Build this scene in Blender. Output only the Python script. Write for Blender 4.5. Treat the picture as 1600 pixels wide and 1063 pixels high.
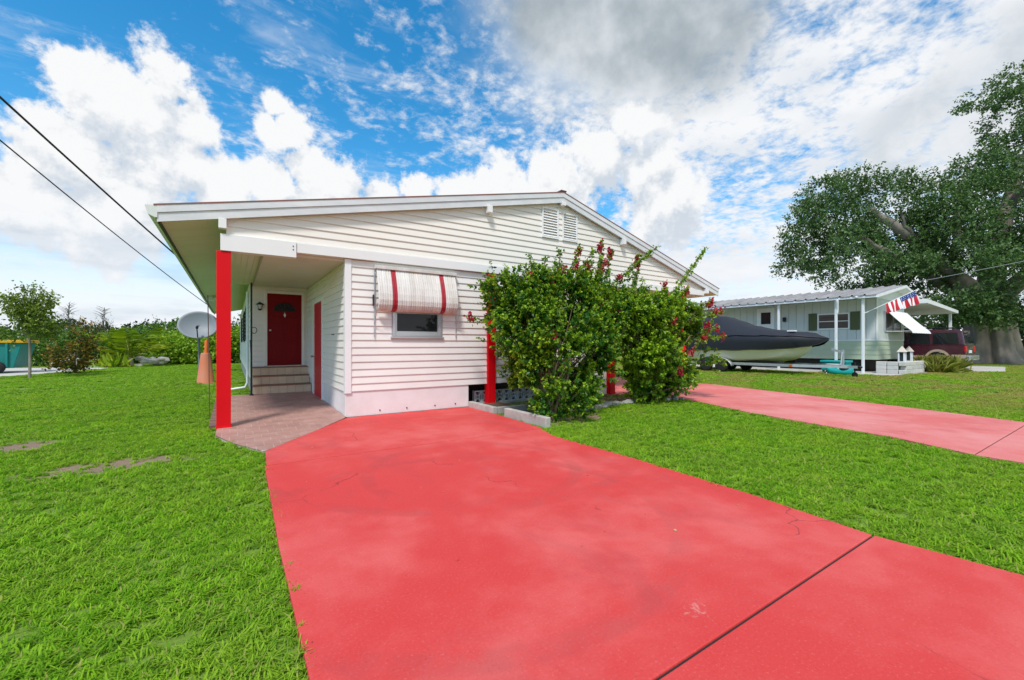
import bpy, math, random
import numpy as np
from mathutils import Vector, Matrix, noise as mnoise
R = math.radians
random.seed(7); rng = np.random.default_rng(7)
for o in list(bpy.data.objects): bpy.data.objects.remove(o)
scn = bpy.context.scene
COL = scn.collection

# ------------------------------------------------------------------ camera
cam = bpy.data.cameras.new('camera'); cam_o = bpy.data.objects.new('camera', cam); COL.objects.link(cam_o)
cam.sensor_width = 36.0; cam.lens = 14.98; cam.shift_y = 0.0040; cam.clip_start = 0.05; cam.clip_end = 5000
cam_o.location = (0, 0, 1.4); cam_o.rotation_euler = (R(90), 0, R(-33.27))
scn.camera = cam_o

# ------------------------------------------------------------------ sky, sun, exposure
SUN_EL, SUN_AZ = 56.0, 224.0            # azimuth clockwise from +Y (house depth axis)
scn.view_settings.view_transform = 'Standard'; scn.view_settings.look = 'None'
scn.view_settings.exposure = 0.66; scn.view_settings.gamma = 1.0; scn.view_settings.use_curve_mapping = False
sun_dir = Vector((math.sin(R(SUN_AZ))*math.cos(R(SUN_EL)), math.cos(R(SUN_AZ))*math.cos(R(SUN_EL)), math.sin(R(SUN_EL))))
sun = bpy.data.lights.new('sun', 'SUN'); sun.energy = 2.2; sun.angle = R(10); sun.color = (1, .965, .91)
sun_o = bpy.data.objects.new('sun', sun); COL.objects.link(sun_o); sun_o.location = (0, 0, 60)
sun_o.rotation_euler = (-sun_dir).to_track_quat('-Z', 'Y').to_euler()

world = bpy.data.worlds.new('World'); scn.world = world; world.use_nodes = True
class NT:
    """small helper for building node trees"""
    def __init__(s, tree): s.t = tree; s.n = tree.nodes; s.l = tree.links
    def node(s, typ, **kw):
        n = s.n.new(typ)
        for k, v in kw.items(): setattr(n, k, v)
        return n
    def put(s, sock, v):
        if v is None: return
        if hasattr(v, 'is_output'): s.l.new(v, sock)
        else:
            try: sock.default_value = v
            except Exception: sock.default_value = (*v, 1.0)
    def math(s, op, a, b=None, c=None, clamp=False):
        n = s.node('ShaderNodeMath', operation=op, use_clamp=clamp)
        for i, v in enumerate((a, b, c)): s.put(n.inputs[i], v)
        return n.outputs[0]
    def vmath(s, op, a, b=None, scale=None):
        n = s.node('ShaderNodeVectorMath', operation=op)
        s.put(n.inputs[0], a); s.put(n.inputs[1], b)
        if scale is not None: s.put(n.inputs['Scale'], scale)
        return n.outputs['Value'] if op in ('LENGTH', 'DOT_PRODUCT', 'DISTANCE') else n.outputs[0]
    def noise(s, vec, scale, detail=4, rough=.55, dist=0, lac=2.0):
        n = s.node('ShaderNodeTexNoise')
        s.put(n.inputs['Vector'], vec); s.put(n.inputs['Scale'], scale); s.put(n.inputs['Detail'], detail)
        s.put(n.inputs['Roughness'], rough); s.put(n.inputs['Distortion'], dist); s.put(n.inputs['Lacunarity'], lac)
        return n.outputs[0]
    def smooth(s, v, a, b, lo=0.0, hi=1.0):
        n = s.node('ShaderNodeMapRange', interpolation_type='SMOOTHSTEP')
        s.put(n.inputs[0], v); s.put(n.inputs[1], a); s.put(n.inputs[2], b); s.put(n.inputs[3], lo); s.put(n.inputs[4], hi)
        return n.outputs[0]
    def mix(s, f, a, b):
        n = s.node('ShaderNodeMix', data_type='RGBA')
        s.put(n.inputs[0], f); s.put(n.inputs[6], a); s.put(n.inputs[7], b)
        return n.outputs[2]
    def sep(s, v):
        n = s.node('ShaderNodeSeparateXYZ'); s.put(n.inputs[0], v); return n.outputs
    def comb(s, x, y, z):
        n = s.node('ShaderNodeCombineXYZ')
        for i, v in enumerate((x, y, z)): s.put(n.inputs[i], v)
        return n.outputs[0]

YAW = R(33.27)
def pixdir(px, py):
    """world direction of a point of the photographed sky"""
    u, v = (px-800)/665.6, (538-py)/665.6
    d = Vector((math.sin(YAW)+u*math.cos(YAW), math.cos(YAW)-u*math.sin(YAW), v)); return d.normalized()

def build_world():
    # cumulus heaps: direction, angular radius, vertical squash
    # centre and radius in photo pixels, turned into angles on the sky
    heaps = [(200, 165, 120), (125, 115, 62), (255, 115, 72), (100, 250, 110), (250, 255, 105), (40, 320, 100), (305, 195, 55), (170, 330, 110),
             (428, 160, 34), (452, 205, 44), (415, 195, 30), (350, 305, 66), (425, 292, 55), (515, 300, 72), (482, 262, 44), (600, 318, 48), (650, 300, 40),
             (990, 195, 52), (940, 245, 66), (1012, 262, 58), (870, 290, 74), (790, 305, 60), (1045, 320, 80), (715, 315, 52)]
    dirs = []
    for a, b, r in heaps:
        u, v = (a-800)/665.6, (538-b)/665.6
        dirs.append((pixdir(a, b), r/(665.6*(1+u*u+v*v)**.75), 1.0))
    rs = random.Random(3)                               # the rest of the sky carries the same kind of heaps
    for k in range(7):
        az = 70+k*36+rs.uniform(-12, 12); el = rs.uniform(14, 45)
        d = Vector((math.sin(R(33+az))*math.cos(R(el)), math.cos(R(33+az))*math.cos(R(el)), math.sin(R(el))))
        dirs.append((d, rs.uniform(.12, .24), 1.1))
    # group: field of the heaps at a direction
    g = bpy.data.node_groups.new('cumulus_field', 'ShaderNodeTree')
    g.interface.new_socket('Vector', in_out='INPUT', socket_type='NodeSocketVector')
    g.interface.new_socket('Field', in_out='OUTPUT', socket_type='NodeSocketFloat')
    t = NT(g); gi = t.node('NodeGroupInput'); go = t.node('NodeGroupOutput')
    V = gi.outputs[0]
    w1 = t.noise(V, 8.5, 5, .58); w2 = t.noise(V, 24, 6, .66)
    wob = t.math('ADD', t.math('MULTIPLY', t.math('SUBTRACT', w1, .5), 1.7), t.math('MULTIPLY', t.math('SUBTRACT', w2, .5), 1.25))
    f = None
    for d, r, q in dirs:
        e = t.vmath('MULTIPLY', t.vmath('SUBTRACT', V, tuple(d)), (1, 1, q))
        b = t.math('SUBTRACT', 1.0, t.math('DIVIDE', t.vmath('LENGTH', e), r))
        f = b if f is None else t.math('SMOOTH_MAX', f, b, .12)
    f = t.math('MAXIMUM', f, -1.5)
    g.links.new(t.math('ADD', f, wob), go.inputs[0])

    t = NT(world.node_tree); t.n.clear()
    out = t.node('ShaderNodeOutputWorld'); bg = t.node('ShaderNodeBackground'); t.l.new(bg.outputs[0], out.inputs[0])
    bg.inputs[1].default_value = 0.095
    tc = t.node('ShaderNodeTexCoord'); D = t.vmath('NORMALIZE', tc.outputs['Generated'])
    sky = t.node('ShaderNodeTexSky', sky_type='NISHITA', sun_disc=False)
    sky.sun_elevation = R(SUN_EL); sky.sun_rotation = R(SUN_AZ); sky.air_density = 1.0; sky.dust_density = .4; sky.ozone_density = 2.2
    hs = t.node('ShaderNodeHueSaturation'); hs.inputs['Saturation'].default_value = 1.4; hs.inputs['Value'].default_value = 1.42
    hs.inputs['Hue'].default_value = .488
    t.l.new(sky.outputs[0], hs.inputs['Color'])
    x, y, z = t.sep(D)
    zc = t.math('MAXIMUM', z, 0.0)
    base = hs.outputs[0]
    # high broken sheet of small cloudlets on a flat layer
    P = t.vmath('MULTIPLY', t.comb(t.math('DIVIDE', x, t.math('ADD', zc, .16)), t.math('DIVIDE', y, t.math('ADD', zc, .16)), 0), (1, 1, 1))
    cover = t.noise(P, .85, 3, .5)
    ax = Vector((math.cos(YAW), -math.sin(YAW), 0))
    side = t.vmath('DOT_PRODUCT', D, tuple(ax))           # the sheet thickens to the right of the house
    cov = t.math('ADD', t.math('MULTIPLY', t.math('SUBTRACT', cover, .5), 1.7), t.math('MULTIPLY', t.smooth(side, -.30, .55), .50))
    fine = t.math('ADD', t.math('MULTIPLY', t.noise(P, 9, 7, .62, .3), .65), t.math('MULTIPLY', t.noise(P, 30, 4, .6, .2), .35))
    sheet = t.smooth(t.math('ADD', t.math('MULTIPLY', t.math('SUBTRACT', fine, .5), 2.2), cov), .0, .62)
    wisp = t.smooth(t.noise(t.vmath('MULTIPLY', P, (1, 3, 1)), 2.2, 6, .6, .6), .52, .85, 0, .55)
    shc = t.mix(t.smooth(t.noise(P, 3.1, 4, .5), .35, .7), (6.2, 6.3, 6.45, 1), (5.2, 5.5, 5.9, 1))
    c = t.mix(wisp, base, (5.6, 5.9, 6.3, 1))
    c = t.mix(sheet, c, shc)
    # grey shaded decks
    def deck(px, py, rad, q, axis=None):
        d = pixdir(px, py)
        e = t.vmath('SUBTRACT', D, tuple(d))
        rt = t.vmath('DOT_PRODUCT', e, tuple(ax)); up = t.math('MULTIPLY', t.vmath('DOT_PRODUCT', e, (0, 0, 1)), q)
        if axis:                                       # slanted band
            ca, sa = math.cos(R(axis)), math.sin(R(axis))
            r2 = t.math('ADD', t.math('MULTIPLY', rt, ca), t.math('MULTIPLY', up, sa))
            u2 = t.math('SUBTRACT', t.math('MULTIPLY', up, ca), t.math('MULTIPLY', rt, sa)); rt, up = r2, t.math('MULTIPLY', u2, 2.2)
        ln = t.math('SQRT', t.math('ADD', t.math('MULTIPLY', rt, rt), t.math('MULTIPLY', up, up)))
        nz = t.math('MULTIPLY', t.math('SUBTRACT', t.noise(D, 4.5, 6, .55), .5), .9)
        return t.smooth(t.math('ADD', t.math('SUBTRACT', 1.0, t.math('DIVIDE', ln, rad)), nz), .0, .55)
    d1 = deck(960, 0, .34, 1.5)
    c = t.mix(d1, c, t.mix(t.smooth(t.math('ADD', t.math('MULTIPLY', t.noise(D, 3.4, 4, .5), .7), t.math('MULTIPLY', t.noise(D, 11, 6, .6), .3)), .36, .62), (2.4, 2.8, 3.1, 1), (5.2, 5.5, 5.8, 1)))
    d2 = deck(1540, 140, .20, 1.0, 50)
    c = t.mix(t.math('MULTIPLY', d2, t.smooth(t.noise(D, 9, 6, .62), .34, .58, .25, .9)), c, t.mix(t.noise(D, 6, 5, .6), (3.4, 3.8, 4.2, 1), (5.4, 5.7, 6.0, 1)))
    # cumulus
    gn = t.node('ShaderNodeGroup', node_tree=g); t.l.new(D, gn.inputs[0])
    up = (ax*(-.25) + Vector((0, 0, 1))).normalized()
    gn2 = t.node('ShaderNodeGroup', node_tree=g); t.l.new(t.vmath('ADD', D, tuple(up*.055)), gn2.inputs[0])
    F = gn.outputs[0]
    m = t.smooth(F, .0, .34)
    lit = t.math('MULTIPLY', t.math('SUBTRACT', F, gn2.outputs[0]), 1.0)
    lit = t.math('SUBTRACT', lit, t.math('MULTIPLY', t.math('MAXIMUM', F, 0), .12))
    q1 = t.noise(D, 20, 6, .62); q2 = t.noise(t.vmath('ADD', D, tuple(up*.022)), 20, 6, .62)
    lit = t.math('ADD', lit, t.math('MULTIPLY', t.math('SUBTRACT', q1, q2), 1.6))
    cc = t.mix(t.smooth(lit, -.50, .34), (4.2, 4.65, 5.2, 1), (6.35, 6.4, 6.45, 1))
    c = t.mix(m, c, cc)
    # pale air and stretched cloud bands low over the horizon
    low = t.smooth(z, .30, .02)
    band = t.noise(t.vmath('MULTIPLY', D, (3, 3, 16)), 1.6, 6, .55)
    c = t.mix(t.math('MULTIPLY', low, t.smooth(band, .16, .40)), c, t.mix(t.smooth(band, .45, .72), (6.0, 6.25, 6.6, 1), (4.3, 4.8, 5.4, 1)))
    c = t.mix(t.smooth(z, -.01, -.05), c, (1.2, 1.5, 1.0, 1))
    t.l.new(c, bg.inputs[0])
build_world()
scn.render.engine = 'CYCLES'

# ------------------------------------------------------------------ helpers: objects
def wloc(o):
    v = Vector((0, 0, 0))
    while o is not None: v += o.location; o = o.parent
    return v
def tag(o, label=None, cat=None, group=None, kind=None):
    if label: o['label'] = label
    if cat: o['category'] = cat
    if group: o['group'] = group
    if kind: o['kind'] = kind
    return o
def thing(name, label, cat, loc=(0, 0, 0), group=None, parent=None):
    o = bpy.data.objects.new(name, None); COL.objects.link(o); o.empty_display_size = .2
    o.location = Vector(loc) - wloc(parent); o.parent = parent
    if parent is None: tag(o, label, cat, group)
    elif label: o['label'] = label
    return o
def link(name, mesh, parent=None, loc=(0, 0, 0)):
    o = bpy.data.objects.new(name, mesh); COL.objects.link(o); o.parent = parent
    o.location = Vector(loc) - wloc(parent); return o

class MB:
    """collects geometry in world coordinates and links it as one mesh object"""
    def __init__(s): s.v = []; s.f = []; s.m = []; s.sm = []
    def add(s, vs, fs, m=0, smooth=False):
        b = len(s.v); s.v += [tuple(v) for v in vs]
        for f in fs: s.f.append([b+i for i in f]); s.m.append(m); s.sm.append(smooth)
        return s
    def hexa(s, p, m=0):
        return s.add(p, [(0, 3, 2, 1), (4, 5, 6, 7), (0, 1, 5, 4), (1, 2, 6, 5), (2, 3, 7, 6), (3, 0, 4, 7)], m)
    def box(s, x0, y0, z0, x1, y1, z1, m=0):
        x0, x1 = min(x0, x1), max(x0, x1); y0, y1 = min(y0, y1), max(y0, y1); z0, z1 = min(z0, z1), max(z0, z1)
        return s.hexa([(x0, y0, z0), (x1, y0, z0), (x1, y1, z0), (x0, y1, z0), (x0, y0, z1), (x1, y0, z1), (x1, y1, z1), (x0, y1, z1)], m)
    def prism(s, poly, axis, a, b, m=0, smooth=False):
        """polygon of 2-D points extruded along an axis: x -> (y,z), y -> (x,z), z -> (x,y)"""
        def P(u, v, w): return {'x': (w, u, v), 'y': (u, w, v), 'z': (u, v, w)}[axis]
        n = len(poly); vs = [P(u, v, a) for u, v in poly] + [P(u, v, b) for u, v in poly]
        ar = sum(poly[i][0]*poly[(i+1) % n][1]-poly[(i+1) % n][0]*poly[i][1] for i in range(n))
        flip = (ar > 0) == (axis != 'y')
        if b < a: flip = not flip
        f1 = list(range(n)); f2 = list(range(n, 2*n))
        fs = [f1[::-1] if flip else f1, f2 if flip else f2[::-1]]
        s.add(vs, fs, m)
        base = len(s.v)-2*n
        for i in range(n):
            j = (i+1) % n; q = [i, j, n+j, n+i]
            s.f.append([base+k for k in (q if flip else q[::-1])]); s.m.append(m); s.sm.append(smooth)
        return s
    def tube(s, pts, r, n=8, m=0, cap=True, smooth=True):
        pts = [Vector(p) for p in pts]; k = len(pts)
        rr = [r]*k if not hasattr(r, '__len__') else r
        ref = Vector((0, 0, 1)); vs = []
        prev = None
        for i, p in enumerate(pts):
            d = (pts[min(i+1, k-1)]-pts[max(i-1, 0)]).normalized()
            if prev is None:
                a = d.cross(ref)
                if a.length < .05: a = d.cross(Vector((1, 0, 0)))
            else: a = prev - d*prev.dot(d)
            a.normalize(); prev = a; b = d.cross(a)
            for j in range(n):
                w = 2*math.pi*j/n; vs.append(p + (a*math.cos(w)+b*math.sin(w))*rr[i])
        fs = [(i*n+j, (i+1)*n+j, (i+1)*n+(j+1) % n, i*n+(j+1) % n) for i in range(k-1) for j in range(n)]
        s.add(vs, fs, m, smooth)
        if cap: s.add(vs[:n], [tuple(range(n))], m); s.add(vs[-n:], [tuple(range(n))[::-1]], m)
        return s
    def lathe(s, prof, c=(0, 0, 0), n=20, m=0, axis='z', smooth=True):
        c = Vector(c); vs = []
        for r_, h in prof:
            for j in range(n):
                w = 2*math.pi*j/n; a, b = r_*math.cos(w), r_*math.sin(w)
                vs.append(c + Vector({'z': (a, b, h), 'x': (h, a, b), 'y': (b, h, a)}[axis]))
        k = len(prof)
        fs = [(i*n+j, i*n+(j+1) % n, (i+1)*n+(j+1) % n, (i+1)*n+j) for i in range(k-1) for j in range(n)]
        s.add(vs, fs, m, smooth)
        s.add(vs[:n], [tuple(range(n))[::-1]], m); s.add(vs[-n:], [tuple(range(n))], m); return s
    def grid(s, rows, m=0, smooth=True, closed=False):
        n = len(rows[0]); vs = [p for r_ in rows for p in r_]; e = n if closed else n-1
        return s.add(vs, [(i*n+j, i*n+(j+1) % n, (i+1)*n+(j+1) % n, (i+1)*n+j) for i in range(len(rows)-1) for j in range(e)], m, smooth)
    def mesh(s, name, mats, off=Vector((0, 0, 0))):
        me = bpy.data.meshes.new(name)
        me.from_pydata([(v[0]-off[0], v[1]-off[1], v[2]-off[2]) for v in s.v], [], s.f)
        for mt in (mats if isinstance(mats, (list, tuple)) else [mats]): me.materials.append(mt)
        me.polygons.foreach_set('material_index', s.m); me.polygons.foreach_set('use_smooth', s.sm); me.update(); return me
    def build(s, name, mats, parent=None, loc=None, bevel=0, **kw):
        if loc is None: loc = wloc(parent) if parent is not None else Vector((0, 0, 0))
        o = link(name, s.mesh(name, mats, Vector(loc)), parent, loc)
        if bevel:
            b = o.modifiers.new('bevel', 'BEVEL'); b.width = bevel; b.segments = 2; b.limit_method = 'ANGLE'; b.angle_limit = R(40)
        tag(o, **kw); return o
def copy_tree(o, parent=None, loc=None):
    c = o.copy(); COL.objects.link(c); c.parent = parent
    if loc is not None: c.location = loc
    for ch in [k for k in ALLCH(o)]: copy_tree(ch, c)
    return c
def ALLCH(o): return [k for k in bpy.data.objects if k.parent == o]

# ------------------------------------------------------------------ helpers: materials
MATS = {}
def M(name, col, rough=.6, var=.12, scale=3.0, bump=0.0, bscale=90, spec=.4, metal=0.0, col2=None, f2=.5, scale2=1.2, stretch=(1, 1, 1), coat=0):
    if name in MATS: return MATS[name]
    m = bpy.data.materials.new(name); m.use_nodes = True; t = NT(m.node_tree)
    p = m.node_tree.nodes['Principled BSDF']; geo = t.node('ShaderNodeNewGeometry')
    pos = t.vmath('MULTIPLY', geo.outputs['Position'], stretch)
    c4 = (*col, 1)
    n1 = t.noise(pos, scale, 6, .6)
    if col2 is not None: base = t.mix(t.smooth(t.noise(pos, scale2, 6, .62), .5-f2*.35, .5+f2*.35+.12), c4, (*col2, 1))
    else: base = c4
    dk = t.math('ADD', 1-var, t.math('MULTIPLY', n1, 2*var))
    isl = t.math('ADD', 1-var*.35, t.math('MULTIPLY', geo.outputs['Random Per Island'], var*.7))
    oi = t.node('ShaderNodeObjectInfo')
    ob = t.math('ADD', 1-var*.35, t.math('MULTIPLY', oi.outputs['Random'], var*.7))
    k = t.math('MULTIPLY', t.math('MULTIPLY', dk, isl), ob)
    t.l.new(t.vmath('SCALE', base, scale=k) if not isinstance(base, tuple) else t.vmath('SCALE', tuple(col), scale=k), p.inputs['Base Color'])
    t.put(p.inputs['Roughness'], t.math('ADD', rough-.08, t.math('MULTIPLY', n1, .16), clamp=True))
    p.inputs['Metallic'].default_value = metal; p.inputs['Specular IOR Level'].default_value = spec; p.inputs['Coat Weight'].default_value = coat
    if bump:
        b = t.node('ShaderNodeBump'); b.inputs['Strength'].default_value = min(1, bump); b.inputs['Distance'].default_value = .006
        t.l.new(t.noise(pos, bscale, 5, .6), b.inputs['Height']); t.l.new(b.outputs[0], p.inputs['Normal'])
    MATS[name] = m; return m
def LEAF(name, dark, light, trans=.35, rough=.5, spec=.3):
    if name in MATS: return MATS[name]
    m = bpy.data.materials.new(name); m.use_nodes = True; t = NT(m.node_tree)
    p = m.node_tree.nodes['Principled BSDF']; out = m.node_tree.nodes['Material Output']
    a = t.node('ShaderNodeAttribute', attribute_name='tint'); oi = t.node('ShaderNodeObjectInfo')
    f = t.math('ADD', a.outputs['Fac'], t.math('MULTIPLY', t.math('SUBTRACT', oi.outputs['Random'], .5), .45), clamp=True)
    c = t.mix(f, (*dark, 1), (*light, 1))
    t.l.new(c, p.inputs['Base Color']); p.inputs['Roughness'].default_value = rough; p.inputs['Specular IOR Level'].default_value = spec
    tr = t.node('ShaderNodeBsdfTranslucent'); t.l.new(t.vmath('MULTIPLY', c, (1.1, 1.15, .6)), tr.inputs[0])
    mx = t.node('ShaderNodeMixShader'); mx.inputs[0].default_value = trans
    t.l.new(p.outputs[0], mx.inputs[1]); t.l.new(tr.outputs[0], mx.inputs[2]); t.l.new(mx.outputs[0], out.inputs[0])
    MATS[name] = m; return m
def GLASS(name, col=(.015, .018, .02), rough=.05):
    return M(name, col, rough, .05, 2, spec=.35)

white_siding = M('white_siding', (.81, .79, .75), .5, .05, 2.2, .12, 60, col2=(.75, .72, .69), scale2=.9)
cream_siding = M('cream_siding', (.81, .77, .715), .5, .05, 2.2, .12, 60, col2=(.76, .72, .66), scale2=.9)
white_paint = M('white_paint', (.80, .80, .80), .45, .05, 3, .1, 50)
fascia_paint = M('fascia_paint', (.62, .64, .67), .45, .10, 2, .15, 40, col2=(.74, .75, .77), scale2=1.6, stretch=(1, 1, 3))
soffit_mat = M('soffit_paint', (.80, .77, .70), .5, .08, 2, .1, 40)
red_paint = M('red_paint', (.68, .002, .008), .5, .07, 3, .12, 50, spec=.2)
door_red = M('door_red', (.20, .002, .005), .45, .08, 3, .06, 60, spec=.15)
base_paint = M('base_paint', (.80, .78, .77), .6, .06, 3, .3, 30, col2=(.68, .63, .61), scale2=1.4)
concrete = M('concrete', (.46, .44, .40), .85, .2, 5, .6, 45, col2=(.30, .28, .25), scale2=3)
block_mat = M('breeze_block', (.55, .57, .60), .8, .12, 6, .5, 60)
dark_void = M('dark_metal_and_gap_shade', (.012, .012, .014), .45, .2, 4)  # black of metal fittings, also the painted shade in open gaps
alu = M('aluminium', (.55, .57, .60), .35, .08, 6, metal=.6)
grey_metal = M('galvanised', (.42, .45, .48), .45, .18, 9, metal=.5)
black_cloth = M('navy_canvas', (.016, .019, .028), .62, .2, 2.5, .25, 25)
rubber = M('rubber', (.018, .018, .018), .8, .15, 8)
bark = M('bark', (.22, .18, .145), .9, .3, 3, .9, 14, col2=(.33, .30, .26), scale2=2, stretch=(1, 1, .35))
twig = M('twig', (.20, .15, .09), .85, .25, 8, .4, 60)

# ================================================================== ground, driveways, lawn
def paint_mat(name, deep, pale, wear, seed):
    m = bpy.data.materials.new(name); m.use_nodes = True; t = NT(m.node_tree)
    p = m.node_tree.nodes['Principled BSDF']; geo = t.node('ShaderNodeNewGeometry')
    pos = t.vmath('ADD', geo.outputs['Position'], (seed, seed*.7, 0))
    big = t.noise(pos, .55, 5, .6, .4); mid = t.noise(pos, 2.3, 7, .65); fine = t.noise(pos, 70, 4, .7); speck = t.noise(pos, 26, 3, .5)
    f = t.smooth(t.math('ADD', t.math('MULTIPLY', big, .7), t.math('MULTIPLY', mid, .4)), .50-wear, .82-wear)
    c = t.mix(f, (*deep, 1), (*pale, 1))
    c = t.mix(t.smooth(fine, .54, .74, 0, .45), c, (.66, .20, .19, 1))                   # sandy grain showing through
    c = t.mix(t.smooth(fine, .44, .26, 0, .5), c, (.30, .02, .025, 1))
    vo = t.node('ShaderNodeTexVoronoi'); t.put(vo.inputs['Vector'], t.vmath('ADD', pos, t.vmath('SCALE', t.node('ShaderNodeTexNoise').outputs['Color'], scale=.0))); vo.inputs['Scale'].default_value = .85
    chip = t.math('MULTIPLY', t.smooth(t.math('ADD', vo.outputs['Distance'], t.math('MULTIPLY', t.math('SUBTRACT', t.noise(pos, 16, 4, .7), .5), .32)), .085, .045), t.smooth(speck, .40, .52))
    c = t.mix(t.math('MULTIPLY', chip, .40), c, (.62, .36, .32, 1))                      # worn spots
    st = t.smooth(t.noise(t.vmath('MULTIPLY', pos, (1, .45, 1)), 1.7, 6, .62, .8), .52, .74, 0, .34)
    c = t.mix(st, c, (.36, .05, .055, 1))                                                # tyre and water stains
    for cx_, cy_, rr_ in ((2.3, 4.3, 1.15), (1.6, 3.2, 1.7), (2.6, 5.4, 2.4)):             # faint turning tyre marks
        dd_ = t.math('ABSOLUTE', t.math('SUBTRACT', t.vmath('LENGTH', t.vmath('MULTIPLY', t.vmath('SUBTRACT', geo.outputs['Position'], (cx_, cy_, 0)), (1, 1, 0))), rr_))
        c = t.mix(t.math('MULTIPLY', t.smooth(dd_, .10, .05, 0, .20), t.smooth(mid, .42, .62)), c, (.22, .04, .04, 1))
    ce = t.node('ShaderNodeTexVoronoi', feature='DISTANCE_TO_EDGE'); ce.inputs['Scale'].default_value = .42
    jn = t.node('ShaderNodeTexNoise'); t.put(jn.inputs['Vector'], pos); jn.inputs['Scale'].default_value = 3.0; jn.inputs['Detail'].default_value = 6
    t.put(ce.inputs['Vector'], t.vmath('ADD', pos, t.vmath('SCALE', jn.outputs['Color'], scale=.35)))
    cr = t.math('MULTIPLY', t.smooth(ce.outputs['Distance'], .0035, .0008), t.smooth(t.noise(pos, .7, 3, .5), .52, .60))
    c = t.mix(t.math('MULTIPLY', cr, .6), c, (.12, .02, .02, 1))                        # hairline cracks
    t.l.new(c, p.inputs['Base Color'])
    t.put(p.inputs['Roughness'], t.math('ADD', .62, t.math('MULTIPLY', mid, .25))); p.inputs['Specular IOR Level'].default_value = .35
    b = t.node('ShaderNodeBump'); b.inputs['Strength'].default_value = .35; b.inputs['Distance'].default_value = .003
    t.l.new(t.math('ADD', fine, t.math('MULTIPLY', mid, .8)), b.inputs['Height']); t.l.new(b.outputs[0], p.inputs['Normal'])
    return m
drive_red = paint_mat('driveway_red_paint', (.57, .042, .039), (.65, .115, .105), .05, 3.1)
drive_pink = paint_mat('driveway_faded_paint', (.60, .13, .122), (.66, .24, .225), .12, 11.7)

def ground_mat():
    m = bpy.data.materials.new('lawn_soil'); m.use_nodes = True; t = NT(m.node_tree)
    p = m.node_tree.nodes['Principled BSDF']; geo = t.node('ShaderNodeNewGeometry'); pos = geo.outputs['Position']
    c = t.mix(t.noise(pos, 9, 6, .65), (.08, .16, .012, 1), (.22, .34, .030, 1))
    c = t.mix(t.smooth(t.noise(pos, .45, 4, .55), .45, .75, 0, .5), c, (.22, .21, .06, 1))
    def patch(cx, cy, rx, ry):
        e = t.vmath('MULTIPLY', t.vmath('SUBTRACT', pos, (cx, cy, 0)), (1/rx, 1/ry, 0))
        w = t.math('MULTIPLY', t.math('SUBTRACT', t.noise(pos, 4.5, 5, .65), .5), 1.4)
        return t.smooth(t.math('ADD', t.vmath('LENGTH', e), w), 1.15, .75)
    s = patch(-1.2, 6.75, .85, .36); s = t.math('MAXIMUM', s, patch(-2.45, 8.7, .42, .4)); s = t.math('MAXIMUM', s, patch(6.5, 7.2, 3.0, 1.35))
    c = t.mix(s, c, t.mix(t.noise(pos, 22, 5, .7), (.15, .095, .062, 1), (.36, .25, .185, 1)))
    t.l.new(c, p.inputs['Base Color']); p.inputs['Roughness'].default_value = .95
    b = t.node('ShaderNodeBump'); b.inputs['Distance'].default_value = .02; t.l.new(t.noise(pos, 40, 5, .65), b.inputs['Height']); t.l.new(b.outputs[0], p.inputs['Normal'])
    return m
MB().add([(-2500, -60, -.035), (2500, -60, -.035), (2500, 2500, -.035), (-2500, 2500, -.035)], [(0, 1, 2, 3)]).build('ground', ground_mat(), kind='structure')

def slab(name, poly, mat, parent, top=0.0, th=.12):
    return MB().prism(poly, 'z', top-th, top).build(name, mat, parent, bevel=.006)
dl = thing('driveway', None, None); del_keys = [dl.pop(k) for k in ('label', 'category') if k in dl.keys()]; dl['kind'] = 'structure'
slab('concrete_slab', [(.36, 6.43), (.33, 5.66), (4.30, 5.66), (4.36, 6.2), (4.40, 7.3), (4.40, 8.50), (1.84, 8.50), (1.74, 8.36)], drive_red, dl, .004)
slab('concrete_slab', [(.31, 5.648), (.27, 3.4), (.27, 1.168), (3.93, 1.168), (4.05, 2.1), (4.12, 3.5), (4.10, 5.1), (4.29, 5.648)], drive_red, dl, .0)
slab('concrete_slab', [(.27, 1.152), (.24, -6), (4.4, -6), (4.02, .4), (3.93, 1.152)], drive_red, dl, .0)
dr = thing('driveway', None, None); [dr.pop(k) for k in ('label', 'category') if k in dr.keys()]; dr['kind'] = 'structure'
slab('concrete_slab', [(7.55, -6), (7.86, 1.292), (9.742, 1.292), (9.69, -6)], drive_pink, dr)
slab('concrete_slab', [(9.703, -6), (9.755, 1.292), (11.86, 1.292), (11.6, -6)], drive_pink, dr, -.002)
slab('concrete_slab', [(7.87, 1.306), (8.33, 2.2), (8.85, 4.6), (12.95, 4.6), (12.45, 2.9), (11.87, 1.306)], drive_pink, dr)
slab('concrete_slab', [(8.86, 4.612), (9.55, 6.3), (9.75, 7.3), (9.2, 8.2), (8.72, 8.54), (14.0, 8.54), (13.6, 7.1), (12.96, 4.612)], drive_pink, dr, .002)
slab('carport_floor', [(8.72, 8.555), (8.72, 22), (13.9, 22), (13.9, 8.555)], drive_pink, dr, .004)

# expansion joint filler seen as a dark line
MB().box(.28, 1.150, -.1, 3.92, 1.170, -.012).build('joint_filler', rubber, dl)
MB().box(7.88, 1.290, -.1, 11.85, 1.308, -.012).build('joint_filler', rubber, dr)

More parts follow.
